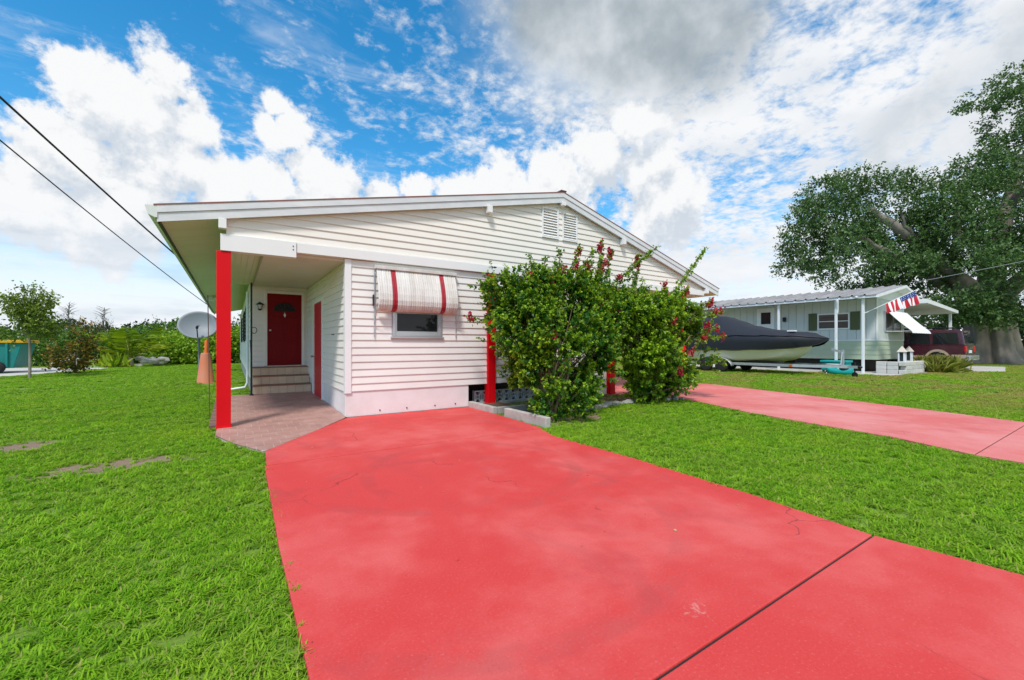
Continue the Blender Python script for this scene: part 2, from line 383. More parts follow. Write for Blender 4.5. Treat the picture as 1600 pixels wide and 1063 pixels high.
DRIVE_L = [(.30, 6.45), (.29, 3.4), (.27, 1.15), (.24, -6), (4.4, -6), (4.02, .4), (3.93, 1.15), (4.05, 2.1), (4.12, 3.5), (4.10, 5.1), (4.30, 5.66), (4.4, 7.3), (4.4, 8.5), (1.8, 8.6)]
DRIVE_R = [(7.55, -6), (7.86, 1.3), (8.33, 2.2), (8.85, 4.6), (9.55, 6.3), (9.75, 7.3), (8.72, 8.54), (8.72, 22), (13.9, 22), (14.0, 8.54), (13.6, 7.1), (12.95, 4.6), (12.45, 2.9), (11.87, 1.3), (11.6, -6)]
PORCH = [(-.24, 12.8), (-.24, 7.9), (.34, 6.43), (1.8, 8.4), (1.8, 13)]
PAD = [(24.6, 6.6), (24.6, 22), (40, 22), (40, 5.2), (33.2, 4.3), (31.0, 6.3)]
PATH = [(-30, 29.2), (-8.4, 27.6), (-7.2, 30.5), (-5.6, 36), (-30, 40)]
BED = [(4.4, 5.75), (5.6, 5.55), (6.6, 6.6), (7.4, 7.0), (9.0, 6.75), (9.6, 7.2), (8.72, 8.5), (4.4, 8.5)]
def inside(poly, x, y):
    r = np.zeros(x.shape, bool); n = len(poly)
    for i in range(n):
        (x1, y1), (x2, y2) = poly[i], poly[(i+1) % n]
        c = ((y1 > y) != (y2 > y))
        with np.errstate(divide='ignore', invalid='ignore'):
            r ^= c & (x < (x2-x1)*(y-y1)/((y2-y1) if y2 != y1 else 1e-9)+x1)
    return r
def lawn():
    src = []
    leafm = bpy.data.materials.new('grass_blades'); leafm.use_nodes = True; t = NT(leafm.node_tree)
    p = leafm.node_tree.nodes['Principled BSDF']; out = leafm.node_tree.nodes['Material Output']
    geo = t.node('ShaderNodeNewGeometry'); oi = t.node('ShaderNodeObjectInfo'); pos = geo.outputs['Position']
    k = t.math('ADD', t.math('MULTIPLY', oi.outputs['Random'], .55), t.math('MULTIPLY', geo.outputs['Random Per Island'], .45))
    c = t.mix(k, (.105, .30, .010, 1), (.36, .62, .030, 1))
    c = t.mix(t.smooth(t.noise(pos, .8, 5, .6), .48, .72, 0, .35), c, (.46, .62, .03, 1))
    x, y, z = t.sep(pos)
    far = t.smooth(x, 11.5, 17, .12, .95)
    c = t.mix(t.math('MULTIPLY', far, t.smooth(t.noise(pos, .7, 5, .6), .40, .62)), c, (.42, .36, .10, 1))
    c = t.mix(t.smooth(geo.outputs['Random Per Island'], .945, .965, 0, .7), c, (.42, .34, .14, 1))     # odd dry blades
    t.l.new(c, p.inputs['Base Color']); p.inputs['Roughness'].default_value = .7; p.inputs['Specular IOR Level'].default_value = .12
    tr = t.node('ShaderNodeBsdfTranslucent'); t.l.new(c, tr.inputs[0]); mx = t.node('ShaderNodeMixShader'); mx.inputs[0].default_value = .42
    t.l.new(p.outputs[0], mx.inputs[1]); t.l.new(tr.outputs[0], mx.inputs[2]); t.l.new(mx.outputs[0], out.inputs[0])
    for kind in range(4):
        b = MB(); rs = random.Random(40+kind)
        for i in range(28):
            a = rs.uniform(0, 6.283); r0 = rs.uniform(0, .06); h = rs.uniform(.020, .054); lean = rs.uniform(.3, 2.0)*h; w = rs.uniform(.0026, .0048)
            if kind == 3: h *= 1.25; lean *= .8
            bx, by = r0*math.cos(a*1.7), r0*math.sin(a*1.7); dx, dy = math.cos(a), math.sin(a); px, py = -dy, dx
            def q(f, s): 
                o = lean*f*f
                return (bx+dx*o+px*w*s, by+dy*o+py*w*s, h*f*(1-.22*f*(lean/h)))
            b.add([q(0, -.7), q(0, .7), q(.5, 1), q(.5, -1), q(.82, .7), q(.82, -.7), q(1, 0)], [(0, 1, 2, 3), (3, 2, 4, 5), (5, 4, 6)])
        o = bpy.data.objects.new('grass_tuft', b.mesh('grass_tuft', leafm)); src.append(o)
    P = []
    def scatter(x0, x1, y0, y1, dens, rmin, rmax, sc):
        n = int((x1-x0)*(y1-y0)*dens); x = rng.uniform(x0, x1, n); y = rng.uniform(y0, y1, n); d = np.hypot(x, y)
        k = (d >= rmin) & (d < rmax); x, y, d = x[k], y[k], d[k]
        jx, jy = x+rng.normal(0, .036, x.size), y+rng.normal(0, .036, x.size)
        bad = np.zeros(x.shape, bool)
        for poly in (DRIVE_L, DRIVE_R, PORCH, PAD, PATH): bad |= inside(poly, jx, jy)
        bad |= (x > 1.8) & (x < 8.75) & (y > 8.45) & (y < 33) | (x > .4) & (x < 13) & (y > 13.4) & (y < 33)
        bad |= inside(BED, jx, jy) & (rng.random(x.size) < .86)
        for cx, cy, rx, ry in ((-1.2, 6.75, .80, .34), (-2.45, 8.7, .42, .40), (-.9, 3.1, .10, .10), (-2.2, 5.0, .16, .12), (4.6, 2.6, .10, .2)):
            e = np.hypot((x-cx)/rx, (y-cy)/ry)+rng.normal(0, .34, x.size); bad |= (e < 1) & (rng.random(x.size) < .88)
        bad |= (x > -.9) & (x < .4) & (y > 12.9) & (y < 33) & (rng.random(x.size) < .5)
        x, y, d = x[~bad], y[~bad], d[~bad]
        clump = np.array([mnoise.noise(Vector((a*1.3, b*1.3, 0))) for a, b in zip(x, y)])
        s = sc*rng.uniform(.7, 1.2, x.size)*(1+.28*clump)
        P.append(np.stack([x, y, s, np.minimum(s, 1.0+.25*(s-1))], 1))
    scatter(-6, 9, -1.5, 5, 430, 0, 4.2, .92)
    scatter(-11, 12, -2, 9, 300, 4.2, 9, 1.12)
    scatter(-18, 22, -3, 18, 130, 9, 18, 1.45)
    scatter(-28, 44, -3, 38, 36, 18, 46, 2.1)
    A = np.concatenate(P); n = len(A)
    me = bpy.data.meshes.new('grass'); me.vertices.add(n)
    co = np.zeros((n, 3)); co[:, :2] = A[:, :2]; co[:, 2] = -.035; me.vertices.foreach_set('co', co.ravel())
    at = me.attributes.new('scl', 'FLOAT_VECTOR', 'POINT'); at.data.foreach_set('vector', A[:, [2, 2, 3]].astype(np.float32).ravel())
    at = me.attributes.new('rot', 'FLOAT', 'POINT'); at.data.foreach_set('value', rng.uniform(0, 6.283, n).astype(np.float32))
    at = me.attributes.new('kind', 'INT', 'POINT'); at.data.foreach_set('value', rng.integers(0, 4, n).astype(np.int32))
    me.materials.append(leafm)
    ob = link('grass', me); ob['kind'] = 'stuff'; tag(ob, 'bright green lawn grass growing around the two red driveways', 'grass')
    ng = bpy.data.node_groups.new('scatter_grass', 'GeometryNodeTree')
    ng.interface.new_socket('Geometry', in_out='INPUT', socket_type='NodeSocketGeometry'); ng.interface.new_socket('Geometry', in_out='OUTPUT', socket_type='NodeSocketGeometry')
    N = ng.nodes; L = ng.links; gi = N.new('NodeGroupInput'); go = N.new('NodeGroupOutput'); J = N.new('GeometryNodeJoinGeometry')
    def attr(nm, ty):
        a = N.new('GeometryNodeInputNamedAttribute'); a.data_type = ty; a.inputs['Name'].default_value = nm; return a.outputs[0]
    rot = N.new('ShaderNodeCombineXYZ'); L.new(attr('rot', 'FLOAT'), rot.inputs[2])
    for i, so in enumerate(src):
        inf = N.new('GeometryNodeObjectInfo'); inf.inputs['Object'].default_value = so; inf.inputs['As Instance'].default_value = True
        cp = N.new('FunctionNodeCompare'); cp.data_type = 'INT'; cp.operation = 'EQUAL'
        L.new(attr('kind', 'INT'), cp.inputs[2]); cp.inputs[3].default_value = i
        ip = N.new('GeometryNodeInstanceOnPoints'); L.new(gi.outputs[0], ip.inputs['Points']); L.new(cp.outputs[0], ip.inputs['Selection'])
        L.new(inf.outputs['Geometry'], ip.inputs['Instance']); L.new(rot.outputs[0], ip.inputs['Rotation']); L.new(attr('scl', 'FLOAT_VECTOR'), ip.inputs['Scale'])
        L.new(ip.outputs[0], J.inputs[0])
    L.new(J.outputs[0], go.inputs[0])
    ob.modifiers.new('scatter', 'NODES').node_group = ng
lawn()

# ================================================================== the house
house = thing('house', 'low white clapboard house with broad gable, red posts and red doors beside red driveway', 'house', (1.81, 8.53, 0))
FY = 8.53                                     # front wall plane
def zU(x): return 5.02-.218*(7.07-x) if x < 7.07 else 5.02-.282*(x-7.07)
LAP = .1411
def board(pt, a0, b0, a1, b1, z0, h, mat, parent, name='siding_board'):
    """one lap-siding board; pt(s, out, z) maps wall coordinates to the world"""
    prof = [(0, z0+.002), (.021, z0-.002), (.023, z0+.008), (.005, z0+h), (0, z0+h)]
    def e(f0, f1): return [pt(f0+(f1-f0)*(z-z0)/h, o, z) for o, z in prof]
    vs = e(a0, a1)+e(b0, b1); n = 5
    c = Vector(pt((a0+b0)/2, 0, z0))
    return MB().add(vs, [tuple(range(n))[::-1], tuple(range(n, 2*n))]+[(i, (i+1) % n, n+(i+1) % n, n+i) for i in range(n)]).build(name, mat, parent, loc=c)
def siding(pt, s0, s1, z0, z1, mat, parent, holes=(), lap=LAP):
    z = z0
    while z < z1-.02:
        h = min(lap, z1-z); segs = [(s0, s1)]
        for ha, hb, hz0, hz1 in holes:
            if z+h > hz0+.03 and z < hz1-.03:
                ns = []
                for a, b in segs:
                    if hb <= a or ha >= b: ns.append((a, b)); continue
                    if ha-a > .02: ns.append((a, ha))
                    if b-hb > .02: ns.append((hb, b))
                segs = ns
        for a, b in segs: board(pt, a, b, a, b, z, h, mat, parent)
        z += h
front = lambda s, o, z: (s, FY-o, z)
porch_side = lambda s, o, z: (1.81-o, s, z)
BY = 13.5                                     # back wall of the porch
back = lambda s, o, z: (s, BY-o, z)
left = lambda s, o, z: (.42-o, s, z)

# front wall behind the boards, with the window opening
w = MB()
for a, b, c, d in ((1.815, 2.70, .49, 3.02), (3.77, 8.62, .49, 3.02), (2.70, 3.77, .49, 1.56), (2.70, 3.77, 2.62, 3.02)): w.box(a, FY+.002, c, b, FY+.12, d)
fw = w.build('front_wall', white_siding, house)
siding(front, 1.90, 8.62, .49, 3.02, white_siding, fw, [(2.68, 3.79, 1.55, 2.64)])
MB().box(1.785, FY-.034, .46, 1.90, FY+.0, 3.02).box(1.784, FY-.0, .46, 1.8, FY+.09, 3.02).build('corner_trim', white_paint, house)
MB().box(1.80, FY-.004, 0.0, 4.43, FY+.16, .487).build('foundation', base_paint, house, bevel=.008)
MB().box(8.62, FY-.02, 0, 8.74, 22, 3.0).build('carport_wall', white_siding, house)
for x in (2.45, 3.0, 3.62, 4.1): MB().lathe([(.014, 0), (.014, -.012), (.008, -.016)], (x, FY-.004, .09), 8, axis='y').build('vent_plug', dark_void, house)
# near-black panel painting crawl-space shade, and breeze blocks right of the foundation
MB().box(4.44, 8.98, -.02, 8.62, 9.05, .5).build('crawl_space_shade', dark_void, house)
bw = thing('breeze_wall', None, None, (4.7, 8.72, 0), parent=house)
bb = MB()
W, H, D_ = .395, .30, .10
for a, b, c, d in ((0, W, 0, .03), (0, W, H-.03, H), (0, .03, .03, H-.03), (W-.03, W, .03, H-.03), (W/2-.014, W/2+.014, .03, H-.03)): bb.box(a, 0, c, b, D_, d)
for cx in (W*.25, W*.75):
    ring = [(cx+.052*math.cos(k*.5236), H/2+.052*math.sin(k*.5236)) for k in range(12)]; inn = [(cx+.030*math.cos(k*.5236), H/2+.030*math.sin(k*.5236)) for k in range(12)]
    for k in range(12):
        j = (k+1) % 12; bb.prism([ring[k], ring[j], inn[j], inn[k]], 'y', .004, D_-.004)
    for sx, sz in ((1, 1), (1, -1), (-1, 1), (-1, -1)):
        a = (cx+sx*.035, H/2+sz*.035); b = (cx+sx*.085, H/2+sz*.125); nx, nz = .012, -.012*sx*sz
        bb.prism([(a[0]-nx, a[1]-nz), (a[0]+nx, a[1]+nz), (b[0]+nx, b[1]+nz), (b[0]-nx, b[1]-nz)], 'y', .006, D_-.006)
bm_ = bb.mesh('breeze_block', block_mat)
for i in range(10): link('breeze_block', bm_, bw, (4.68+i*.40, 8.72, .015))
MB().box(4.66, 8.70, -.03, 8.6, 8.86, .012).build('footing', concrete, house)

# gable
gm = MB()
gm.prism([(-.09, 3.2), (13.25, 3.2), (13.25, zU(13.25)+.05), (7.07, 5.07), (-.09, zU(-.09)+.05)], 'y', FY-.02, FY+.10)
gw = gm.build('gable_wall', cream_siding, house)
gpt = lambda s, o, z: (s, FY-.022-o, z)
def xL(z): return max(-.08, 7.07-(5.015-z)/.218)
def xR(z): return min(13.24, 7.07+(5.015-z)/.282)
VH = [(6.46, 6.98, 4.08, 4.84), (7.12, 7.62, 4.08, 4.80)]
z = 3.215
while z < 4.95:
    z1 = min(z+LAP, 5.0); a0, b0, a1, b1 = xL(z), xR(z), xL(z1), xR(z1)
    segs = [[a0, b0, a1, b1]]
    for ha, hb, hz0, hz1 in VH:
        if z1 > hz0+.03 and z < hz1-.02:
            ns = []
            for s in segs:
                if hb <= s[0] or ha >= s[1]: ns.append(s); continue
                if ha-s[0] > .03: ns.append([s[0], ha, min(s[2], ha-.01), ha])
                if s[1]-hb > .03: ns.append([hb, s[1], hb, max(s[3], hb+.01)])
            segs = ns
    for s in segs: board(gpt, s[0], s[1], s[2], s[3], z, z1-z, cream_siding, gw)
    z = z1
for ha, hb, hz0, hz1 in VH:
    v = thing('gable_vent', None, None, ((ha+hb)/2, FY, hz0), parent=house)
    MB().box(ha+.02, FY-.018, hz0+.02, hb-.02, FY-.012, hz1-.02).build('vent_backing', dark_void, v)
    f = MB(); y0, y1 = FY-.07, FY-.02
    f.box(ha, y0, hz0, ha+.035, y1, hz1).box(hb-.035, y0, hz0, hb, y1, hz1).box(ha+.035, y0, hz0, hb-.035, y1, hz0+.035).box(ha+.035, y0, hz1-.035, hb-.035, y1, hz1)
    f.build('vent_frame', white_paint, v)
    n = 10; st = (hz1-hz0-.09)/n
    for i in range(n):
        zz = hz0+.05+i*st
        MB().prism([(FY-.062, zz), (FY-.058, zz-.004), (FY-.022, zz+st*.62), (FY-.026, zz+st*.62+.006)], 'x', ha+.036, hb-.036).build('louvre_slat', white_paint, v)
# beam under the gable
MB().box(.955, FY-.085, 3.03, 13.28, FY+.06, 3.205).build('beam', white_paint, house, bevel=.004)
MB().box(-.165, FY-.105, 2.935, .95, FY+.08, 3.21).build('beam', white_paint, house, bevel=.004)
for z_ in (3.07, 3.13): MB().lathe([(.011, 0), (.011, -.006)], (.90, FY-.105, z_), 8, axis='y').build('bolt', dark_void, house)
# purlin ends
for x in (-.135, 4.89, 7.07, 9.30, 13.32):
    d_ = .16 if x not in (7.07,) else .09
    MB().box(x-.055, FY-.20 if x > 0 else FY-.16, zU(x)-d_, x+.055, FY-.03, zU(x)-.004).build('purlin_end', white_paint, house, bevel=.004)
# roof
roof_mat = M('red_roof', (.24, .10, .085), .7, .2, 4, .5, 30)
RF = FY-.15; RB = 32.5
T = .255
r_ = MB()
r_.prism([(-.93, zU(-.93)+.02), (7.07, 5.04), (14.0, zU(14.0)+.02), (14.0, zU(14)+T-.012), (7.07, 5.02+T-.012), (-.93, zU(-.93)+T-.012)], 'y', RF+.035, RB)
roof = r_.build('roof', fascia_paint, house)
MB().prism([(-1.0, zU(-1.0)+T-.008), (7.07, 5.02+T-.008), (14.05, zU(14.05)+T-.008), (14.05, zU(14.05)+T+.010), (7.07, 5.02+T+.014), (-1.0, zU(-1.0)+T+.010)], 'y', RF-.02, RB).build('roof_covering', roof_mat, roof)
MB().box(6.98, RF-.03, 5.285, 7.16, RB, 5.325).build('ridge_cap', M('ridge_cap', (.13, .07, .055), .8, .2, 6, .5, 40), roof, bevel=.012)
for sgn in (-1, 1):
    xe = -.96 if sgn < 0 else 14.02
    def fas(t0, t1, y0, y1):
        MB().prism([(7.07, 5.02+t0), (xe, zU(xe)+t0), (xe, zU(xe)+t1), (7.07, 5.02+t1)], 'y', y0, y1).build('fascia_board', fascia_paint, roof)
    fas(.135, T-.01, RF-.012, RF+.034); fas(-.005, .131, RF+.004, RF+.034)
# gutter and ribbed soffit along the left eave
ze = zU(-.93)
gut_mat = M('gutter_paint', (.66, .69, .66), .35, .1, 2, spec=.5)
MB().prism([(-.955, ze+.235), (-1.10, ze+.225), (-1.10, ze+.205), (-1.065, ze+.09), (-.985, ze+.05), (-.955, ze+.055)], 'y', RF-.01, RB).build('gutter', gut_mat, roof)
MB().box(-.953, RF+.036, ze-.03, -.925, RB, ze+.02).build('soffit_gap_shade', dark_void, roof)  # near-black strip painting the shaded gap between gutter and soffit
s_ = MB(); y = RF+.04; k = 0
while y < RB-.1:
    x0, x1 = -.92, -.06 if y < 13.4 else .40
    s_.add([(x0, y, zU(x0)+.012), (x1, y, zU(x1)+.012), (x1, y+.092, zU(x1)+.012), (x0, y+.092, zU(x0)+.012), (x0, y+.096, zU(x0)+.019), (x1, y+.096, zU(x1)+.019)], [(0, 3, 2, 1), (3, 4, 5, 2)]); y += .1
s_.build('soffit', soffit_mat, roof)
# right eave soffit
MB().prism([(13.25, zU(13.25)+.012), (13.98, zU(13.98)+.012), (13.98, zU(13.98)+.018), (13.25, zU(13.25)+.018)], 'y', RF+.04, RB).build('soffit', soffit_mat, roof)
# carport and porch ceilings
ceil_mat = M('porch_ceiling_paint', (.70, .665, .60), .55, .06, 1.2, .15, 20, col2=(.62, .57, .49), scale2=.7)
c_ = MB(); x = -.055
while x < .40:
    c_.box(x, FY+.085, 3.005, x+.095, 13.5, 3.02); x += .1
c_.build('ceiling', ceil_mat, house, label='ribbed pale strip of the porch ceiling')
MB().box(.46, FY+.062, 2.985, 1.80, BY-.002, 3.03).build('ceiling', ceil_mat, house)
MB().box(.43, FY+.085, 2.955, .459, BY-.01, 3.03).build('ceiling_batten', M('batten', (.36, .32, .27), .7, .15, 5), house)
MB().box(8.75, FY+.062, 2.99, 13.25, 22, 3.03).build('ceiling', ceil_mat, house)
MB().box(13.15, 13, 0, 13.25, 22, 2.99).build('carport_wall', white_siding, house)
MB().box(8.75, 21.9, .0, 13.15, 22, 2.99).build('carport_wall', cream_siding, house)
# porch side wall with the red utility door
w = MB(); DY0, DY1, DZ1 = 11.02, 12.22, 2.44
w.box(1.812, FY+.1, 0, 1.90, DY0, 3.02).box(1.812, DY1, 0, 1.90, BY, 3.02).box(1.812, DY0, DZ1, 1.90, DY1, 3.02)
sw = w.build('porch_wall', base_paint, house)
siding(porch_side, FY+.09, BY-.03, .49, 2.985, cream_siding, sw, [(DY0-.09, DY1+.09, 0, DZ1+.1)])
dt = thing('utility_door', 'red utility door in white frame', None, (1.81, (DY0+DY1)/2, 0), parent=house)
f = MB(); f.box(1.775, DY0-.09, .02, 1.84, DY0, DZ1+.09).box(1.775, DY1, .02, 1.84, DY1+.09, DZ1+.09).box(1.775, DY0, DZ1, 1.84, DY1, DZ1+.09)
f.build('door_frame', white_paint, dt, bevel=.004)
MB().box(1.80, DY0+.006, .05, 1.835, DY1-.006, DZ1-.006).build('door_leaf', M('utility_red', (.55, .006, .012), .4, .06, 3), dt)
MB().lathe([(.012, 0), (.012, -.05), (.03, -.06), (.034, -.085), (.02, -.10)], (1.80, DY1-.09, 1.08), 12, axis='x').build('door_knob', grey_metal, dt)
for zz in (.45, 1.25, 2.05): MB().box(1.785, DY0-.012, zz, 1.80, DY0+.03, zz+.09).build('hinge', grey_metal, dt)
MB().box(1.776, 9.62, 1.60, 1.80, 9.78, 1.615).build('wall_hook', dark_void, house)
# back wall of the porch with the front door
DX0, DX1, DB, DT = .80, 1.655, .80, 2.80
w = MB(); w.box(.42, BY+.002, .12, DX0, BY+.12, 3.0).box(DX1, BY+.002, .12, 1.812, BY+.12, 3.0).box(DX0, BY+.002, DT, DX1, BY+.12, 3.0).box(DX0, BY+.002, .12, DX1, BY+.12, DB)
bwl = w.build('entry_wall', cream_siding, house)
siding(back, .425, 1.805, .79, 2.985, cream_siding, bwl, [(DX0-.07, DX1+.07, 0, DT+.08)])
dd = thing('front_door', 'dark red panelled front door with fan light', None, (1.23, BY, DB), parent=house)
f = MB(); f.box(DX0-.07, BY-.045, DB, DX0, BY+.05, DT+.07).box(DX1, BY-.045, DB, DX1+.07, BY+.05, DT+.07).box(DX0, BY-.045, DT, DX1, BY+.05, DT+.07)
f.build('door_frame', cream_siding, dd, bevel=.004)
MB().box(DX0+.005, BY-.005, DB+.01, DX1-.005, BY+.04, DT-.005).build('door_leaf', door_red, dd)
cx = (DX0+DX1)/2
for a, b, c, d in ((.10, .385, .10, .62), (.47, .755, .10, .62), (.10, .385, .72, 1.36), (.47, .755, .72, 1.36)):
    MB().prism([(DX0+a, DB+c), (DX0+b, DB+c), (DX0+b, DB+d), (DX0+a, DB+d)], 'y', BY-.016, BY-.004).build('door_panel', door_red, dd, bevel=.010)
fan = [(cx+.27*math.cos(k*math.pi/14), DB+1.53+.22*math.sin(k*math.pi/14)) for k in range(15)]
MB().prism(fan, 'y', BY-.010, BY-.004).build('fan_light', M('fan_glass', (.02, .015, .018), .35, .1, spec=.15), dd)
f = MB()
for k in range(1, 6):
    a = k*math.pi/6; f.tube([(cx+.05*math.cos(a), BY-.013, DB+1.53+.04*math.sin(a)), (cx+.265*math.cos(a), BY-.013, DB+1.53+.216*math.sin(a))], .006, 5)
f.tube([(p[0], BY-.012, p[1]) for p in fan]+[(fan[0][0], BY-.012, fan[0][1])], .009, 5); f.build('fan_light_muntin', dark_void, dd)
MB().lathe([(.02, 0), (.02, -.01), (.012, -.02), (.028, -.05), (.028, -.075), (.01, -.085)], (DX0+.07, BY-.005, DB+.98), 12, axis='y').build('door_knob', alu, dd)
MB().prism([(cx, DB+1.34), (cx+.03, DB+1.42), (cx+.012, DB+1.44), (cx, DB+1.50), (cx-.012, DB+1.44), (cx-.03, DB+1.42)], 'y', BY-.03, BY-.005).build('door_knocker', alu, dd)
lm = thing('wall_lantern', None, None, (.62, BY, 2.38), parent=house)
f = MB(); f.lathe([(.06, -.024), (.06, -.04), (.03, -.05)], (.62, BY, 2.48), 12, axis='y').tube([(.62, BY-.04, 2.48), (.62, BY-.10, 2.54), (.62, BY-.15, 2.53)], .012, 6)
f.lathe([(.02, .17), (.095, .12), (.1, .105), (.085, .10)], (.62, BY-.15, 2.36), 8); f.lathe([(.045, 0), (.06, .01), (.02, -.03)], (.62, BY-.15, 2.34), 8)
for k in range(4):
    a = k*math.pi/2+.78; f.tube([(.62+.05*math.cos(a), BY-.15+.05*math.sin(a), 2.345), (.62+.085*math.cos(a), BY-.15+.085*math.sin(a), 2.465)], .006, 5)
f.build('lantern_body', dark_void, lm)
MB().lathe([(.042, 0), (.072, .11)], (.62, BY-.15, 2.35), 10).build('lantern_glass', M('frosted_glass', (.6, .6, .58), .3, .05), lm)
# steps
st_ = thing('entry_steps', 'beige tiled steps with brown treads', None, (1.1, 12.75, .12), parent=house)
riser = M('riser_tile', (.66, .49, .34), .55, .18, 6, .2, 50); tread = M('tread_tile', (.27, .12, .075), .5, .18, 8, .2, 50); grout = M('grout', (.36, .31, .27), .9, .1, 9)
SX0, SX1 = .44, 1.80
for k in range(3):
    y0 = 12.75+.25*k; z0 = .11+.225*k; z1 = z0+.225
    MB().box(SX0, y0+.012, z0-.1, SX1, BY-.01, z1-.02).build('step_core', grout, st_)
    n = 7; wd = (SX1-SX0)/n
    for i in range(n):
        MB().box(SX0+i*wd+.004, y0+.002, z0+.004, SX0+(i+1)*wd-.004, y0+.014, z1-.03).build('riser_tile', riser, st_)
        MB().box(SX0+i*wd+.003, y0-.016, z1-.026, SX0+(i+1)*wd-.003, y0+.252 if k < 2 else BY-.06, z1).build('tread_tile', tread, st_)
# iron column and rail at the steps
ic = thing('iron_column', 'black wrought iron porch column', None, (.40, 12.62, .12), parent=house)
f = MB()
for xx, yy in ((.385, 12.58), (.385, 12.78)): f.box(xx, yy, .12, xx+.035, yy+.035, 2.95)
for k in range(9):
    zz = .35+k*.3; f.tube([(.402, 12.60, zz), (.402, 12.70, zz+.1), (.402, 12.79, zz)], .008, 5); f.tube([(.402, 12.60, zz+.2), (.402, 12.70, zz+.1), (.402, 12.79, zz+.2)], .008, 5)
f.box(.36, 12.55, .10, .45, 12.85, .125).build('column_bars', dark_void, ic)
MB().tube([(.46+.06*math.sin(a*.5236), 12.6, 1.75+.08*math.cos(a*.5236)) for a in range(13)], .009, 6).build('scroll', dark_void, ic)
f = MB(); f.tube([(.40, 12.50, .95), (.40, 12.50, .14)], .014, 6).tube([(.40, 12.5, .95), (.40, 13.3, 1.5)], .016, 6); f.build('hand_rail', dark_void, ic)
# long left wall of the house behind the porch
w = MB(); w.box(.422, BY+.12, .45, .52, 32, 3.2); lw = w.build('side_wall', cream_siding, house)
siding(left, BY+.02, 32, .49, 3.15, cream_siding, lw, [(15.6, 17.0, 1.5, 2.65), (19.2, 20.8, 1.5, 2.65), (24, 25.6, 1.5, 2.65)])
MB().box(.45, BY+.12, 0, .55, 32, .47).build('skirting', M('skirting_grey', (.35, .35, .34), .8, .15, 4), house)
for y0, y1 in ((15.6, 17.0), (19.2, 20.8), (24, 25.6)):
    wn = thing('window', None, None, (.42, (y0+y1)/2, 1.5), parent=house)
    f = MB(); f.box(.36, y0, 1.5, .43, y0+.06, 2.65).box(.36, y1-.06, 1.5, .43, y1, 2.65).box(.36, y0+.06, 1.5, .43, y1-.06, 1.56).box(.36, y0+.06, 2.59, .43, y1-.06, 2.65).box(.37, y0+.06, 2.05, .42, y1-.06, 2.09)
    f.build('window_frame', dark_void, wn); MB().box(.395, y0+.06, 1.56, .41, y1-.06, 2.59).build('window_pane', GLASS('dark_glass'), wn)
f = MB(); f.tube([(.36, 14.4, 2.9), (.36, 14.4, .3), (.30, 14.4, .16), (-.05, 14.4, .12)], .035, 8); f.build('downspout', white_paint, house)
# red posts
for i, (x, zt) in enumerate(((-.12, 2.93), (4.99, 3.025), (8.92, 3.025), (12.2, 3.025))):
    p_ = thing('porch_post', None, None, (x, FY, 0), parent=house)
    MB().box(x-.10, FY-.085, .012, x+.10, FY+.085, zt).build('post_shaft', red_paint, p_, bevel=.006)
    MB().box(x-.108, FY-.093, .0, x+.108, FY+.093, .05).build('post_base', red_paint, p_, bevel=.004)
# window under the awning
wn = thing('window', 'dark window with aluminium frame below the awning', None, (3.23, FY, 1.56), parent=house)
f = MB(); a, b, c, d = 2.70, 3.77, 1.56, 2.62
for q in ((a, c, a+.06, d), (b-.06, c, b, d), (a+.06, c, b-.06, c+.05), (a+.06, d-.05, b-.06, d)): f.box(q[0], FY-.045, q[1], q[2], FY+.06, q[3])
f.build('window_frame', alu, wn, bevel=.005)
f = MB(); a, b, c = 2.763, 3.707, 1.613
for q in ((a, c, a+.03, 2.08), (b-.03, c, b, 2.08), (a+.03, c, b-.03, c+.05), (a+.03, 2.03, b-.03, 2.08)): f.box(q[0], FY-.02, q[1], q[2], FY+.03, q[3])
f.build('window_sash', alu, wn); MB().box(2.79, FY+.005, 1.66, 3.68, FY+.012, 2.04).build('window_pane', GLASS('dark_glass'), wn)
MB().box(2.765, FY+.03, 2.085, 3.705, FY+.036, 2.565).build('window_pane', GLASS('dark_glass'), wn)
MB().box(2.765, FY+.06, 1.86, 3.705, FY+.07, 2.56).build('window_blind', M('blind', (.42, .36, .30), .8, .1, 20), wn)
MB().box(2.66, FY-.055, 1.515, 3.81, FY+.0, 1.556).build('window_sill', alu, wn, bevel=.004)
